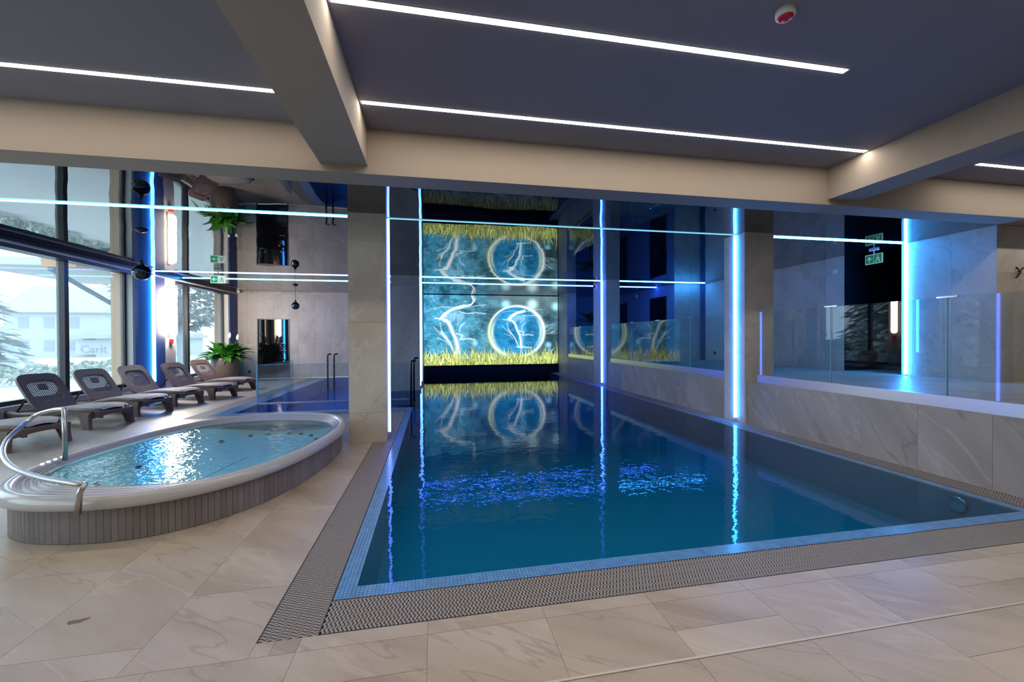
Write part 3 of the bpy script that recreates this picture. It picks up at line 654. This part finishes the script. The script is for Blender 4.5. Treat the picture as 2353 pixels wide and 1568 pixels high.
    V = np.zeros(((NX + 1) * (NY + 1), 3), np.float32); gx, gz = np.meshgrid(vx, vz); V[:, 0] = gx.ravel(); V[:, 2] = gz.ravel(); V[:, 1] = 0
    ii, jj = np.meshgrid(np.arange(NY), np.arange(NX), indexing='ij'); a = (ii * (NX + 1) + jj).ravel(); Fq = np.stack([a + NX + 1, a + NX + 2, a + 1, a], 1)
    me = bpy.data.meshes.new('picture'); me.vertices.add(len(V)); me.vertices.foreach_set('co', V.ravel()); me.loops.add(Fq.size); me.loops.foreach_set('vertex_index', Fq.ravel().astype(np.int32))
    me.polygons.add(len(Fq)); me.polygons.foreach_set('loop_start', np.arange(0, Fq.size, 4, dtype=np.int32)); me.update(calc_edges=True)
    ca = me.color_attributes.new('picture', 'FLOAT_COLOR', 'CORNER'); cc = np.ones((Fq.size, 4), np.float32); cc[:, :3] = np.repeat(img.reshape(-1, 3), 4, 0); ca.data.foreach_set('color', cc.ravel())
    mt, t, out = nt('screen_picture'); at = nd(t, 'VertexColor', layer_name='picture'); em = nd(t, 'Emission'); em.inputs[1].default_value = 1.45
    t.links.new(at.outputs[0], em.inputs[0]); t.links.new(em.outputs[0], out.inputs[0]); me.materials.append(mt)
    th = thing('video_screen', 'huge video screen showing a waterfall, a bubble and green grass above the pool', 'screen', (0, YB - .03, 0))
    link(bpy.data.objects.new('picture', me), th)
    MB().box(-0.40, 5.31, 0.002, 0.03, 0.30, ZC).build('housing', 'black', th)
    MB().box(-0.40, 5.31, -0.03, 0.03, -0.45, 0.375).build('plinth', 'plinth', th)
screen()

# ------------------------------------------------------------------ hot tub
def tub_pt(t, k):       # outline at angle t, inset k
    a, b = tub_a - k, tub_b - k; c, s = math.cos(t), math.sin(t); n = 2 / tub_n
    x = a * math.copysign(abs(c) ** n, c); y = b * math.copysign(abs(s) ** n, s); cr, sr = math.cos(tub_r), math.sin(tub_r)
    return (cr * x - sr * y, sr * x + cr * y)
def tub():
    T = thing('hot_tub', 'large oval hot tub with white rim and grey tiled side', 'hot tub', (tub_c[0], tub_c[1], 0)); N = 120
    def sweep(prof, name, m, smooth=True):
        v = []; f = []
        for i in range(N):
            for k, z in prof: p = tub_pt(2 * PI * i / N, k); v.append((p[0], p[1], z))
        n = len(prof)
        for i in range(N):
            for j in range(n - 1): a, b = i * n, ((i + 1) % N) * n; f.append((a + j, b + j, b + j + 1, a + j + 1))
        return mesh_obj(name, v, f, m, T, smooth)
    sweep([(0.075, 0), (0.075, .27)], 'core', 'grout')
    sweep([(0.08, .262), (0.015, .262), (0.002, .268), (0.0, .30), (0.008, .338), (0.028, .360), (0.055, .366), (0.078, .360), (0.088, .345)], 'rim', 'acrylic')
    # stepped ribbed inner ledge, wider at both ends
    v = []; f = []; n = 17
    for i in range(N):
        t = 2 * PI * i / N; e = abs(math.sin(t)) ** 4
        for j in range(n):
            s = j / (n - 1); p = tub_pt(t, 0.086 + s * (0.085 + 0.21 * e)); v.append((p[0], p[1], .345 - .03 * s - (.014 if (j % 4) in (2, 3) else 0)))
        p = tub_pt(t, 0.086 + (0.085 + 0.21 * e)); v.append((p[0], p[1], 0.25))
    n += 1
    for i in range(N):
        for j in range(n - 1): a, b = i * n, ((i + 1) % N) * n; f.append((a + j, b + j, b + j + 1, a + j + 1))
    mesh_obj('ribbed_ledge', v, f, 'tubstep', T, False)
    sweep([(0.17, .32), (0.30, .10), (0.50, .07), (0.62, .035), (0.75, .02), (0.95, .016), (1.19, .016)], 'shell', 'basinwhite')
    v = [(*tub_pt(2 * PI * i / N, 0.15), .305) for i in range(N)] + [(0, 0, .305)]
    # thin side tiles
    me = None; n = 176
    for i in range(n):
        t0, t1 = 2 * PI * i / n, 2 * PI * (i + 1) / n; p0, p1 = Vector((*tub_pt(t0, .066), 0)), Vector((*tub_pt(t1, .066), 0)); d = p1 - p0; g = d.length
        o = slab('side_tile', -g / 2 + .0012, g / 2 - .0012, -.006, .006, 0.004, .268, 'tubtile', T); o.location = ((p0 + p1) / 2) + Vector((0, 0, .136)); o.rotation_euler = (0, 0, math.atan2(d.y, d.x))
    jets = [(0.45, .36), (0.75, .36), (1.05, .36), (1.3, .36), (1.5, .36), (1.75, .36), (2.0, .36), (2.4, .4), (5.6, .5), (5.9, .5), (0.1, .55), (6.1, .42), (5.2, .4), (3.2, .4), (3.6, .4)]
    for t, k in jets:
        p = tub_pt(t, k); MB().lathe([(.028, 0), (.03, .015), (.018, .02)], 14, (p[0], p[1], .10 if k < .45 else .085)).build('jet', 'black', T, True)
    for i in range(4):
        t = 3.62 - .052 * i; p = tub_pt(t, .07); MB().lathe([(.014, 0), (.014, .006), (.009, .01)], 14, (p[0], p[1], .364)).build('button', emis('lit_button', (.75, .8, 1.0), 3.0) if i == 0 else bpy.data.materials['lit_button'], T, True)
    w = mesh_obj('tub_water', [(tub_c[0] + a, tub_c[1] + b, z) for a, b, z in v], [(i, (i + 1) % N, N) for i in range(N)], 'tubwater')
    tag(w, 'turquoise bubbling water inside the oval hot tub', 'water')
tub()
# stainless grab rail of the tub
def catmull(P, n=8):
    P = [Vector(p) for p in P]; out = []
    for i in range(len(P) - 1):
        a, b, c, d = P[max(i - 1, 0)], P[i], P[i + 1], P[min(i + 2, len(P) - 1)]
        for k in range(n): t = k / n; out.append(.5 * ((2 * b) + (c - a) * t + (2 * a - 5 * b + 4 * c - d) * t * t + (3 * b - a - 3 * c + d) * t ** 3))
    return out + [P[-1]]
arc = catmull([(-3.44, 4.60, .845), (-3.60, 4.70, .83), (-3.80, 4.78, .775), (-3.84, 4.68, .69), (-3.72, 4.40, .62), (-3.48, 4.08, .565), (-3.18, 3.80, .525), (-2.84, 3.58, .50), (-2.52, 3.42, .49), (-2.43, 3.41, .475)])
hr = thing('grab_rail', 'curved stainless steel grab rail over the near left end of the hot tub', 'handrail', (-3.44, 4.60, .36))
off = Vector((-3.44, 4.60, .36))
MB().tube([p - off for p in arc], .019, 10).build('rail', 'rail', hr, True)
MB().tube([Vector((0, 0, 0)), Vector((0, 0, .488))], .019, 10).build('post', 'rail', hr, True)
MB().tube([Vector((-2.43, 3.41, .49)) - off, Vector((-2.46, 3.40, .42)) - off, Vector((-2.475, 3.405, .27)) - off], .019, 10).build('post', 'rail', hr, True)

# ------------------------------------------------------------------ sun loungers
def lounger():
    T = thing('sun_lounger', 'x', 'lounger', group='wicker loungers by the window')
    def ztop(x): return float(np.interp(x, [0, .2, .55, .85, 1.1, 1.4, 1.65, 1.85, 1.95, 2.0], [.30, .275, .235, .25, .30, .345, .355, .345, .325, .29]))
    for s in (-1, 1):
        v = []; f = []; xs = np.linspace(.30, 2.0, 31)
        for x in xs:
            z = ztop(x); d = .085 + .03 * math.exp(-((x - 1.8) / .2) ** 2)
            taper = 1 if x < 1.75 else 1 - .35 * ((x - 1.75) / .25) ** 2
            yo, yi = s * .35 * taper, s * .27 * taper
            prof = [(yi, z - .01), (yi + s * .02, z + .012), (yo - s * .02, z + .012), (yo, z - .005)]
            for r in range(4): prof += [(yo + s * .006, z - .015 - d * (r + .2) / 4), (yo - s * .004, z - .015 - d * (r + .9) / 4)]
            prof += [(yi, z - .015 - d)]
            v += [(x, a, b) for a, b in prof]
        n = len(prof)
        for i in range(len(xs) - 1):
            for k in range(n): q = (i * n + k, i * n + (k + 1) % n, (i + 1) * n + (k + 1) % n, (i + 1) * n + k); f.append(q if s < 0 else q[::-1])
        f += [tuple(range(n)), tuple(range((len(xs) - 1) * n, len(xs) * n))]
        mesh_obj('side_rail', v, f, 'wicker', T, False)
        # legs
        for (xa, wd_, sp) in ((1.72, .22, .07), (.36, .18, -.05)):
            zt = ztop(xa + wd_ / 2) - .06; m = MB()
            ring = lambda z, k: [(xa + wd_ * .5 + (-.5 + i) * wd_ * k + sp * (1 - z / zt), s * (.345 - j * .085 * k) + s * .01 * (1 - z / zt), z) for i, j in ((0, 0), (1, 0), (1, 1), (0, 1))]
            R = [ring(0, .55), ring(zt * .5, .68), ring(zt * .85, .9), ring(zt, 1.15)]; vv = [p for r in R for p in r]; ff = [(a * 4 + k, a * 4 + (k + 1) % 4, a * 4 + 4 + (k + 1) % 4, a * 4 + 4 + k) for a in range(3) for k in range(4)] + [(0, 1, 2, 3), (12, 13, 14, 15)]
            m.add(vv, ff).build('leg', 'wicker', T)
    # end apron, arched
    v = []; f = []
    for i in range(13):
        y = -.30 + .05 * i; a = 1 - (y / .30) ** 2
        for x, z in ((1.985 + .02 * a, .30), (2.0 + .025 * a, .285), (1.99 + .025 * a, .19 + .045 * a), (1.94, .19 + .045 * a), (1.94, .31)): v.append((x, y, z))
    for i in range(12):
        for k in range(5): f.append((i * 5 + k, i * 5 + (k + 1) % 5, (i + 1) * 5 + (k + 1) % 5, (i + 1) * 5 + k))
    mesh_obj('end_apron', v, f, 'wicker', T)
    # seat
    v = []; f = []; xs = np.linspace(.86, 1.985, 22); ysr = np.linspace(-1, 1, 11)
    for x in xs:
        hw = .30 if x < 1.7 else .30 * math.sqrt(max(.25, 1 - ((x - 1.7) / .33) ** 2))
        for y in ysr: v.append((x, y * hw, ztop(x) + .012 + .022 * (1 - y * y)))
    for i in range(21):
        for k in range(10): f.append((i * 11 + k, (i + 1) * 11 + k, (i + 1) * 11 + k + 1, i * 11 + k + 1))
    mesh_obj('seat', v, f, 'wickerlight', T, True)
    mesh_obj('seat_underside', [(.86, -.27, ztop(.86) - .03), (1.95, -.27, .28), (1.95, .27, .28), (.86, .27, ztop(.86) - .03)], [(0, 3, 2, 1)], 'wicker', T)
    for xa in (.34, .56): MB().tube([(xa, -.29, .235), (xa, .29, .235)], .018, 6).build('cross_bar', 'wicker', T)
    # backrest, in its own plane (u across, w up the back)
    A = math.radians(51); ox, oz = .90, .255; L = .80
    def bp(u, w, d=0): c = .05 * (w / L) ** 2; return (ox - w * math.cos(A) - d * math.sin(A) + c * .6, u, oz + w * math.sin(A) - d * math.cos(A) + c * .2)
    def half(w): return .30 if w < .55 else .30 - .10 * (1 - math.sqrt(max(0, 1 - ((w - .55) / .25) ** 2))) if w < .80 else .2
    # outer outline ring and inner hole
    out_, inn = [], []; N = 48
    for i in range(N):
        t = 2 * PI * i / N; c, s = math.cos(t), math.sin(t); e = .38
        out_.append((.305 * math.copysign(abs(c) ** e, c), .40 + .40 * math.copysign(abs(s) ** e, s)))
        inn.append((.215 * math.copysign(abs(c) ** .45, c), .45 + .20 * math.copysign(abs(s) ** .45, s) + (-.045 * (1 - (c) ** 2) if s < 0 else 0)))
    v = [bp(u, w, d) for d in (-.022, .022) for ring in (out_, inn) for u, w in ring]; f = []
    for i in range(N):
        j = (i + 1) % N; f += [(i, j, N + j, N + i), (2 * N + i, 3 * N + i, 3 * N + j, 2 * N + j), (i, 2 * N + i, 2 * N + j, j), (N + i, N + j, 3 * N + j, 3 * N + i)]
    mesh_obj('backrest', v, f, 'wicker', T, False)
    m = MB()
    for i in range(17):
        u = -.208 + .026 * i; m.add([bp(u - .0095, .22, -.004), bp(u + .0095, .22, -.004), bp(u + .0095, .66, -.004), bp(u - .0095, .66, -.004)], [(0, 1, 2, 3)])
    for i in range(14):
        w = .235 + .032 * i; m.add([bp(-.215, w - .009, .003), bp(.215, w - .009, .003), bp(.215, w + .009, .003), bp(-.215, w + .009, .003)], [(0, 1, 2, 3)])
    o = m.build('woven_panel', 'weave', T); o['kind'] = 'stuff'
    v = [bp(u, w, d) for d in (-.012, .012) for u, w in ((-.06, .47), (.06, .47), (.06, .57), (-.06, .57))]
    mesh_obj('badge', v, [(0, 1, 2, 3), (4, 7, 6, 5), (0, 4, 5, 1), (1, 5, 6, 2), (2, 6, 7, 3), (3, 7, 4, 0)], 'wicker', T)
    for s in (-.2, .2):
        a = bp(s, .42, .02); MB().tube([a, (.36, s, .245)], .014, 6).build('prop', 'black', T)
    return T
L0 = lounger()
for k, (fx, fy, lab) in enumerate([(-5.53, 6.93, 'cropped lounger nearest the viewer, half hidden by the steel grab rail'), (-5.60, 8.34, 'brown wicker lounger just behind the grab rail, second from the viewer'),
                                   (-5.64, 9.55, 'brown wicker lounger beside the black window mullion, third from the viewer'), (-5.62, 10.70, 'brown lounger in front of the navy pier, fourth from the viewer'),
                                   (-5.35, 11.75, 'dark lounger below the glowing wall lamp, fifth from the viewer'), (-5.52, 13.36, 'farthest lounger, directly in front of the big plant pot')]):
    o = L0 if k == 0 else copy_tree(L0); a = math.radians(-20); o.rotation_euler = (0, 0, a); o.scale = (1.1, 1, 1)
    o.location = (fx - 2.046 * math.cos(a), fy - 2.046 * math.sin(a), 0); o['label'] = lab

# ------------------------------------------------------------------ plants
def blade(name, L, w, droop, m, fold=.25):
    v = []; f = []; n = 9
    for i in range(n):
        t = i / (n - 1); ww = w * math.sin(PI * (t * .92 + .05)) ** .8 * (1 if t < .97 else .2) if t > .3 else w * .12 + w * .6 * max(0, t - .15)
        x = L * t * (1 - .12 * t); z = L * (.75 * t - droop * t * t)
        v += [(x, -ww, z + ww * fold), (x, 0, z), (x, ww, z + ww * fold)]
    for i in range(n - 1):
        for k in range(2): f.append((i * 3 + k, (i + 1) * 3 + k, (i + 1) * 3 + k + 1, i * 3 + k + 1))
    me = bpy.data.meshes.new(name); me.from_pydata(v, [], f); me.polygons.foreach_set('use_smooth', [True] * len(f)); me.materials.append(M[m]); return me
pt = thing('potted_peace_lily', 'bushy peace lily with white blooms in a large bronze pot by the window', 'plant', (-6.86, 15.28, 0))
MB().lathe([(.26, 0), (.30, .03), (.37, .35), (.40, .62), (.40, .80), (.385, .89), (.36, .905), (.34, .88), (.33, .80)], 36).build('pot', 'pot', pt, True)
MB().lathe([(.34, .83), (.335, .85)], 24).build('soil', 'soil', pt)
bl_m = [blade('leaf', .62, .075, .45, 'leaf'), blade('leaf', .55, .085, .75, 'leaf'), blade('leaf', .72, .07, .62, 'leaf')]
for i in range(125):
    o = bpy.data.objects.new('leaf', bl_m[i % 3]); link(o, pt); r = random.uniform(0, .2); a = random.uniform(0, 2 * PI)
    o.location = (r * math.cos(a), r * math.sin(a), .85); o.rotation_euler = (random.uniform(-.3, .3), random.uniform(-.75, .35), a + random.uniform(-.5, .5)); s = random.uniform(.85, 1.25); o.scale = (s, s, s)
for (dx, dy, h) in ((-.32, -.12, 1.62), (.12, 0, 1.56), (.34, .05, 1.50)):
    MB().tube([(dx * .2, dy * .2, .85), (dx * .7, dy * .7, 1.25), (dx, dy, h)], .006, 5).build('stem', 'leaf', pt)
    b = MB().lathe([(.004, 0), (.04, .05), (.05, .10), (.03, .17), (.003, .22)], 8); b.v = [(x * 1.0 + dx + (z) * .1, y * .35 + dy, z + h - .03) for x, y, z in b.v]; b.build('bloom', 'petal', pt, True)
pp = thing('potted_palm', 'dark feathery palm in a pot behind the far right glass railing', 'plant', (6.04, 15.25, DK))
MB().lathe([(.2, 0), (.28, .4), (.30, .55), (.27, .56), (.25, .5)], 24).build('pot', 'pot', pp, True); MB().tube([(0, 0, .48), (.02, 0, 1.32)], [.04, .03], 8).build('trunk', 'soil', pp)
fr_v = []; fr_f = []
def frond():
    m = MB(); P = [Vector((.85 * t, 0, .95 * t - .75 * t * t)) for t in np.linspace(0, 1, 12)]
    m.tube(P, .006, 4)
    for i in range(2, 12):
        for s in (-1, 1):
            b = P[i]; l = .28 * (1 - abs(i - 6) / 9); m.add([b, b + Vector((.05, s * l * .5, .02)), b + Vector((.16, s * l, -.10)), b + Vector((.0, s * l * .5, -.015))], [(0, 1, 2, 3)])
    me = bpy.data.meshes.new('frond'); me.from_pydata([tuple(p) for p in m.v], [], m.f); me.materials.append(M['palmleaf']); return me
fm = frond()
for i in range(18):
    o = bpy.data.objects.new('frond', fm); link(o, pp); o.location = (.02, 0, 1.3); o.rotation_euler = (0, random.uniform(-.9, .1), i * 2.4); s = random.uniform(.5, .7); o.scale = (s, s, s)

# ------------------------------------------------------------------ small fixtures
def sphere_prof(r, n=14): return [(max(.001, r * math.sin(PI * i / n)), -r * math.cos(PI * i / n)) for i in range(n + 1)]
for x, y, lab in ((-4.71, 7.76, 'near black ball-shaped speaker hanging in front of the navy pier'), (-4.53, 14.8, 'far black ball-shaped speaker hanging before the back sandstone wall')):
    t = thing('hanging_speaker', lab, 'speaker', (x, y, 2.50))
    MB().lathe(sphere_prof(.125), 24, (0, 0, .11)).build('ball', 'blackglass', t, True); MB().lathe([(.045, .22), (.02, .30), (.008, .32)], 12).build('neck', 'black', t, True)
    MB().tube([(0, 0, .31), (0, 0, .80)], .006, 6).build('cable', 'black', t); MB().lathe([(.02, .76), (.09, .795), (.09, .81)], 18).build('ceiling_cup', 'black', t, True)
# wall lamp
t = thing('wall_lamp', 'tall glowing warm white wall lamp between the navy pier and the far window', 'lamp', (XL, 13.12, 1.60))
lm = emis('warm_lamp', (1.0, .84, .62), 150.0)
MB().box(0, .03, -.07, .07, -.02, 1.40).build('back_plate', 'siren_white', t)
m = MB().lathe([(.02, .02), (.075, .05), (.09, .10), (.09, 1.28), (.075, 1.33), (.02, 1.36)], 18, (.10, 0, 0)).build('shade', lm, t, True)
tag(box('fire_call_point', XL, XL + .05, 13.10, 13.22, 1.40, 1.52, 'red'), 'small red fire call point below the glowing wall lamp', 'call point')
# ceiling siren
t = thing('ceiling_siren', 'red and white fire siren on the front ceiling', 'alarm', (2.45, 2.49, ZF))
MB().lathe([(.055, -.048), (.062, -.04), (.066, 0)], 28).build('housing', 'siren_white', t, True); MB().lathe([(.012, -.066), (.038, -.064), (.050, -.052), (.052, -.046)], 28).build('lens', 'red', t, True)
t = thing('wall_siren', 'small dark red siren high on the far right pillar', 'alarm', (5.29, 12.8, 3.12))
MB().box(-.05, 0, -.06, .06, 0, .12).build('housing', 'siren_white', t); m = MB().lathe([(.055, 0), (.05, .04), (.02, .06)], 16); m.v = [(-.05 - z, y, .06 + x) for x, y, z in m.v]; m.build('lens', 'red', t, True)
for x, y, lab in ((XL + .17, 16.9, 'small white dome camera in the far left ceiling corner'), (5.36, 16.6, 'small white dome camera at the top right corner of the screen')):
    t = thing('dome_camera', lab, 'camera', (x, y, ZC)); MB().lathe([(.06, -.04), (.07, 0)], 18).build('base', 'siren_white', t, True); MB().lathe([(.01, -.10), (.04, -.085), (.055, -.04)], 18).build('dome', 'siren_white', t, True)
# exit signs
def arrow(cx, cy, s, rot):
    P = [(-.07, -.45), (.07, -.45), (.07, .05), (.30, -.15), (.30, .06), (0, .42), (-.30, .06), (-.30, -.15), (-.07, .05)]
    c, q = math.cos(rot), math.sin(rot); return [(cx + s * (c * x - q * y), cy + s * (q * x + c * y)) for x, y in P]
def man(cx, cy, s):
    Ls = [[(-.02, .12), (.02, -.12)], [(.0, .1), (.22, .02)], [(.0, .1), (-.2, .0)], [(.02, -.12), (.22, -.2), (.2, -.42)], [(.02, -.12), (-.14, -.28), (-.32, -.3)]]
    out = []
    for L in Ls:
        for (a, b), (c, d) in zip(L, L[1:]):
            l = math.hypot(c - a, d - b); nx, ny = -(d - b) / l * .05, (c - a) / l * .05; out.append([(cx + s * (a + nx), cy + s * (b + ny)), (cx + s * (a - nx), cy + s * (b - ny)), (cx + s * (c - nx), cy + s * (d - ny)), (cx + s * (c + nx), cy + s * (d + ny))])
    out.append([(cx + s * (.03 + .075 * math.cos(k * PI / 5)), cy + s * (.26 + .075 * math.sin(k * PI / 5))) for k in range(10)])
    return out
def exit_sign(loc, rz, rot, label, drop, dim=False):
    t = thing('exit_sign', label, 'exit sign', loc, rz); w, h = .34, .20
    g, wh = ('signgreen', 'signwhite') if not dim else ('signgreen_dim', 'signwhite_dim')
    MB().box(-w / 2, w / 2, -.012, .012, -drop - h, -drop).build('panel', wh, t)
    MB().box(-.01, .01, -.006, .006, -drop, 0).box(-.09, .09, -.02, .02, -.03, 0).build('mount', 'siren_white', t)
    for s in (-1, 1):
        def flat(P, d, name, m): v = [(x * (1 if s < 0 else -1), s * d, z) for x, z in P]; return mesh_obj(name, v, [tuple(range(len(P))) if s < 0 else tuple(range(len(P) - 1, -1, -1))], m, t)
        cz = -drop - h / 2
        sq = lambda x0, x1, z0, z1: [(x0, z0), (x1, z0), (x1, z1), (x0, z1)]
        a = flat(sq(-w / 2 + .012, -.004, cz - .085, cz + .085), .0125, 'arrow_field', g); b = flat(sq(.004, w / 2 - .012, cz - .085, cz + .085), .0125, 'figure_field', wh if dim is False else g)
        flat(arrow(-.083, cz, .13, rot), .0135, 'arrow', wh)
        for q in man(.083, cz, .19): flat(q, .0135, 'running_figure', g if dim is False else wh)
exit_sign((-5.45, 11.80, ZC), 0.05, PI / 2, 'green and white exit sign with left arrow hanging before the far window', .16)
exit_sign((XR - .03, 6.98, ZC), -PI / 2 - .02, 0, 'green exit sign with up arrow above the dark corridor on the right', .10, True)
# sockets, switches, hook
for (x, y, z, ax, lab, nm) in ((-6.87, YB, .275, 'y', 'round black wall socket left of the black sauna door', 'wall_socket'), (XR, 11.95, .98, 'x', 'round black socket low on the plaster at the end of the right deck', 'wall_socket')):
    d = MB().lathe([(.05, 0), (.05, .012), (.035, .018)], 18); d.v = [((x + a, y - c, z + b) if ax == 'y' else (x - c, y + a, z + b)) for a, b, c in d.v]; tag(d.build(nm, 'black', None, True), lab, 'socket')
tag(box('wall_switch', XR - .012, XR, 7.80, 7.90, 2.93, 3.03, 'siren_white'), 'small square pale plate left of the corridor on the right wall', 'switch')
tag(box('wall_switch', 7.938, 7.95, 15.05, 15.17, 3.08, 3.20, 'siren_white'), 'small square pale plate on the blue wall', 'switch')
t = thing('wall_hook', 'small black hook on the beige stone wall at the far right', 'hook', (9.47, 5.10, 2.55))
MB().tube([(0, 0, .08), (-.01, -.06, .0), (0, -.02, -.07), (0, 0, -.09)], .012, 6).build('hook', 'black', t, True); MB().tube([(0, -.02, 0), (.05, -.06, .06), (.11, -.07, .08)], .012, 6).build('prong', 'black', t, True)

# glass screen in the side pool and ladders
t = thing('pool_glass_screen', 'low clear glass screen standing in the small side pool', 'glass screen', (-4.02, 10.45, 0))
MB().box(0, 3.40, -.012, .012, -.35, .905).build('pane', 'poolglass', t)
MB().box(-.035, 0.0, -.014, .014, -.35, .905).build('edge', 'glassedge', t)
MB().box(0, 3.40, -.0125, .0125, .905, .912).build('top_edge', 'glassedge', t)
MB().box(0, 3.40, -.02, .02, -.02, .02).build('foot_profile', 'steel', t)
MB().box(0.0, .02, .014, 2.4, -.35, .90).build('side_pane', 'poolglass', t)
def ladder(loc, label, d, axis):
    t = thing('ladder_rail', label, 'handrail', loc)
    for k in (0, d):
        q = (lambda p: (p[0] + k, p[1], p[2])) if axis == 'x' else (lambda p: (p[0], p[1] + k, p[2]))
        MB().tube([q(p) for p in ((0, 0, -.3), (0, 0, .90), (.02, 0, .94), (.12, 0, .95))], .028, 8).build('rail', 'black', t, True)
ladder((-0.56, 10.42, 0), 'black pool handrail between the near left pillar and the screen', 1.5, 'y')
ladder((-3.80, 15.9, 0), 'slim black handrail at the far end of the small side pool', .22, 'x')

# ------------------------------------------------------------------ outside
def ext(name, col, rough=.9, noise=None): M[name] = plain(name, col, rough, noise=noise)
ext('paving', (.46, .48, .48)); ext('render_wall', (.40, .44, .47)); ext('rooftile', (.34, .38, .43)); ext('spruce', (.27, .36, .385), .9, (2, .2)); ext('tree', (.29, .37, .375), .9, (2, .25)); ext('hedge', (.24, .32, .28), .9, (3, .4)); ext('bluemetal', (.05, .15, .21)); ext('housewindow', (.26, .31, .36)); ext('letter', (.29, .32, .36))  # pale outdoor tones carry the haze in their colour
struct(box('ground', -140, -7.75, -60, 160, -0.75, -0.6, 'paving'), 'pale paved ground outside the windows')
# round pool sunk in the terrace
t = thing('outdoor_pool', 'round outdoor pool with pale blue water seen mirrored in the gloss ceiling', 'pool', (-14.2, 12.6, -0.6))
MB().lathe([(3.0, 0), (3.0, .18), (2.5, .20), (2.45, .05)], 40, cap=False).build('rim', 'rooftile', t, True); MB().lathe([(2.48, .10), (.01, .12)], 40, cap=False).build('water', 'bluemetal', t)
def cloud_tree(name, label, loc, H, R, z0, n, m, cone):
    t = thing(name, label, 'tree', loc); MB().tube([(0, 0, 0), (0, 0, H * .9)], [H * .025, .03], 8).build('trunk', 'rooftile', t); b = MB()
    for i in range(n):
        h = random.random(); a = random.uniform(0, 2 * PI)
        if cone: rr = R * (1 - h) ** .9 * random.uniform(.35, 1.05); z = z0 + (H - z0) * h - rr * .25
        else:
            u = random.uniform(-1, 1); rr = R * math.sqrt(1 - u * u) * random.uniform(.3, 1) ** .5; z = z0 + (H - z0) * (.5 + .5 * u)
        s = random.uniform(.25, .6) * (R / 4 + .3); p = Vector((rr * math.cos(a), rr * math.sin(a), z)); d = Vector((math.cos(a), math.sin(a), random.uniform(-.6, .1))); w = Vector((-math.sin(a), math.cos(a), random.uniform(-.4, .4)))
        b.add([p - w * s * .5, p + d * s * .6 - w * s * .2, p + d * s * 1.2 + Vector((0, 0, -.1)), p + d * s * .5 + w * s * .5], [(0, 1, 2, 3)])
    o = b.build('foliage', m, t); o['kind'] = 'stuff'
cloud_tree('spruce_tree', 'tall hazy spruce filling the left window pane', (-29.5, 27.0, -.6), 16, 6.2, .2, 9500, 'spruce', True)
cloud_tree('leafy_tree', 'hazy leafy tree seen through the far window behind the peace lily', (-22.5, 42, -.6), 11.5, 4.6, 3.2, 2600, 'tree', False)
for i in range(14):
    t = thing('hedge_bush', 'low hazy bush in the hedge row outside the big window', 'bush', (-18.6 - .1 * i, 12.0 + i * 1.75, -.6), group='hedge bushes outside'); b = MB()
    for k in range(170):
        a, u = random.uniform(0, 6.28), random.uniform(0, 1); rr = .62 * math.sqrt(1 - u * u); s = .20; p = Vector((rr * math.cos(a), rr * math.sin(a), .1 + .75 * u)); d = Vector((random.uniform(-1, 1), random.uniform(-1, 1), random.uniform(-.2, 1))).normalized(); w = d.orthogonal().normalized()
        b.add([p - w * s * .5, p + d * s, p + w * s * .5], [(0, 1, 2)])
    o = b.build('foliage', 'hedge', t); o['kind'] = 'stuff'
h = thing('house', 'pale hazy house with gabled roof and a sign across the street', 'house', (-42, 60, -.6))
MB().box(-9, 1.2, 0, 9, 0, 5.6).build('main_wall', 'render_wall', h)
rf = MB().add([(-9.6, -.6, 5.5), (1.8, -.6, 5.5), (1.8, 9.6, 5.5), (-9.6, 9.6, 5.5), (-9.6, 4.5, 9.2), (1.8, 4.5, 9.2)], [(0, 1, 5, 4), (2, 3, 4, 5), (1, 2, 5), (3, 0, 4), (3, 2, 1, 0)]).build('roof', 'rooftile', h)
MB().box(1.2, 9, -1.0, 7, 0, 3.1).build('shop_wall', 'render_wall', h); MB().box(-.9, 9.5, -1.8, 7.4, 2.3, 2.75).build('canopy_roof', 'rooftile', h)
for x in (-7.5, -4.9, -2.3): 
    for z in (.8, 3.6):
        w = MB().box(x, x + 1.1, -.05, .02, z, z + 1.4).build('house_window', 'rooftile', h); MB().box(x + .08, x + 1.02, -.07, -.04, z + .08, z + 1.32).build('house_pane', 'housewindow', w)
cu = bpy.data.curves.new('sign_text', 'FONT'); cu.body = 'Carit'; cu.size = 1.35; cu.extrude = .04
to = bpy.data.objects.new('sign_text', cu); COL.objects.link(to); bpy.context.view_layer.update()
me = bpy.data.meshes.new_from_object(to.evaluated_get(bpy.context.evaluated_depsgraph_get())); bpy.data.objects.remove(to)
me.materials.clear(); me.materials.append(M['letter']); so = bpy.data.objects.new('sign_lettering', me); link(so, h); so.rotation_euler = (PI / 2, 0, 0); so.location = (-.4, -1.06, .55)
MB().box(-.9, 4.5, -1.02, -.98, .35, 2.1).build('sign_board', 'render_wall', h)
t = thing('window_canopy', 'terrace canopy with pale soffit and blue-grey brace outside the window', 'canopy', (-8.2, 11.9, 3.0))
MB().box(-3.5, .55, .6, 4.6, .42, .62).build('soffit', 'paving', t); MB().box(-.9, -.2, -.3, .1, .25, .75).build('beam_end', 'wood', t); MB().tube([(-.8, -.2, .22), (-.8, 2.4, -.72)], .06, 8).build('brace', 'bluemetal', t)
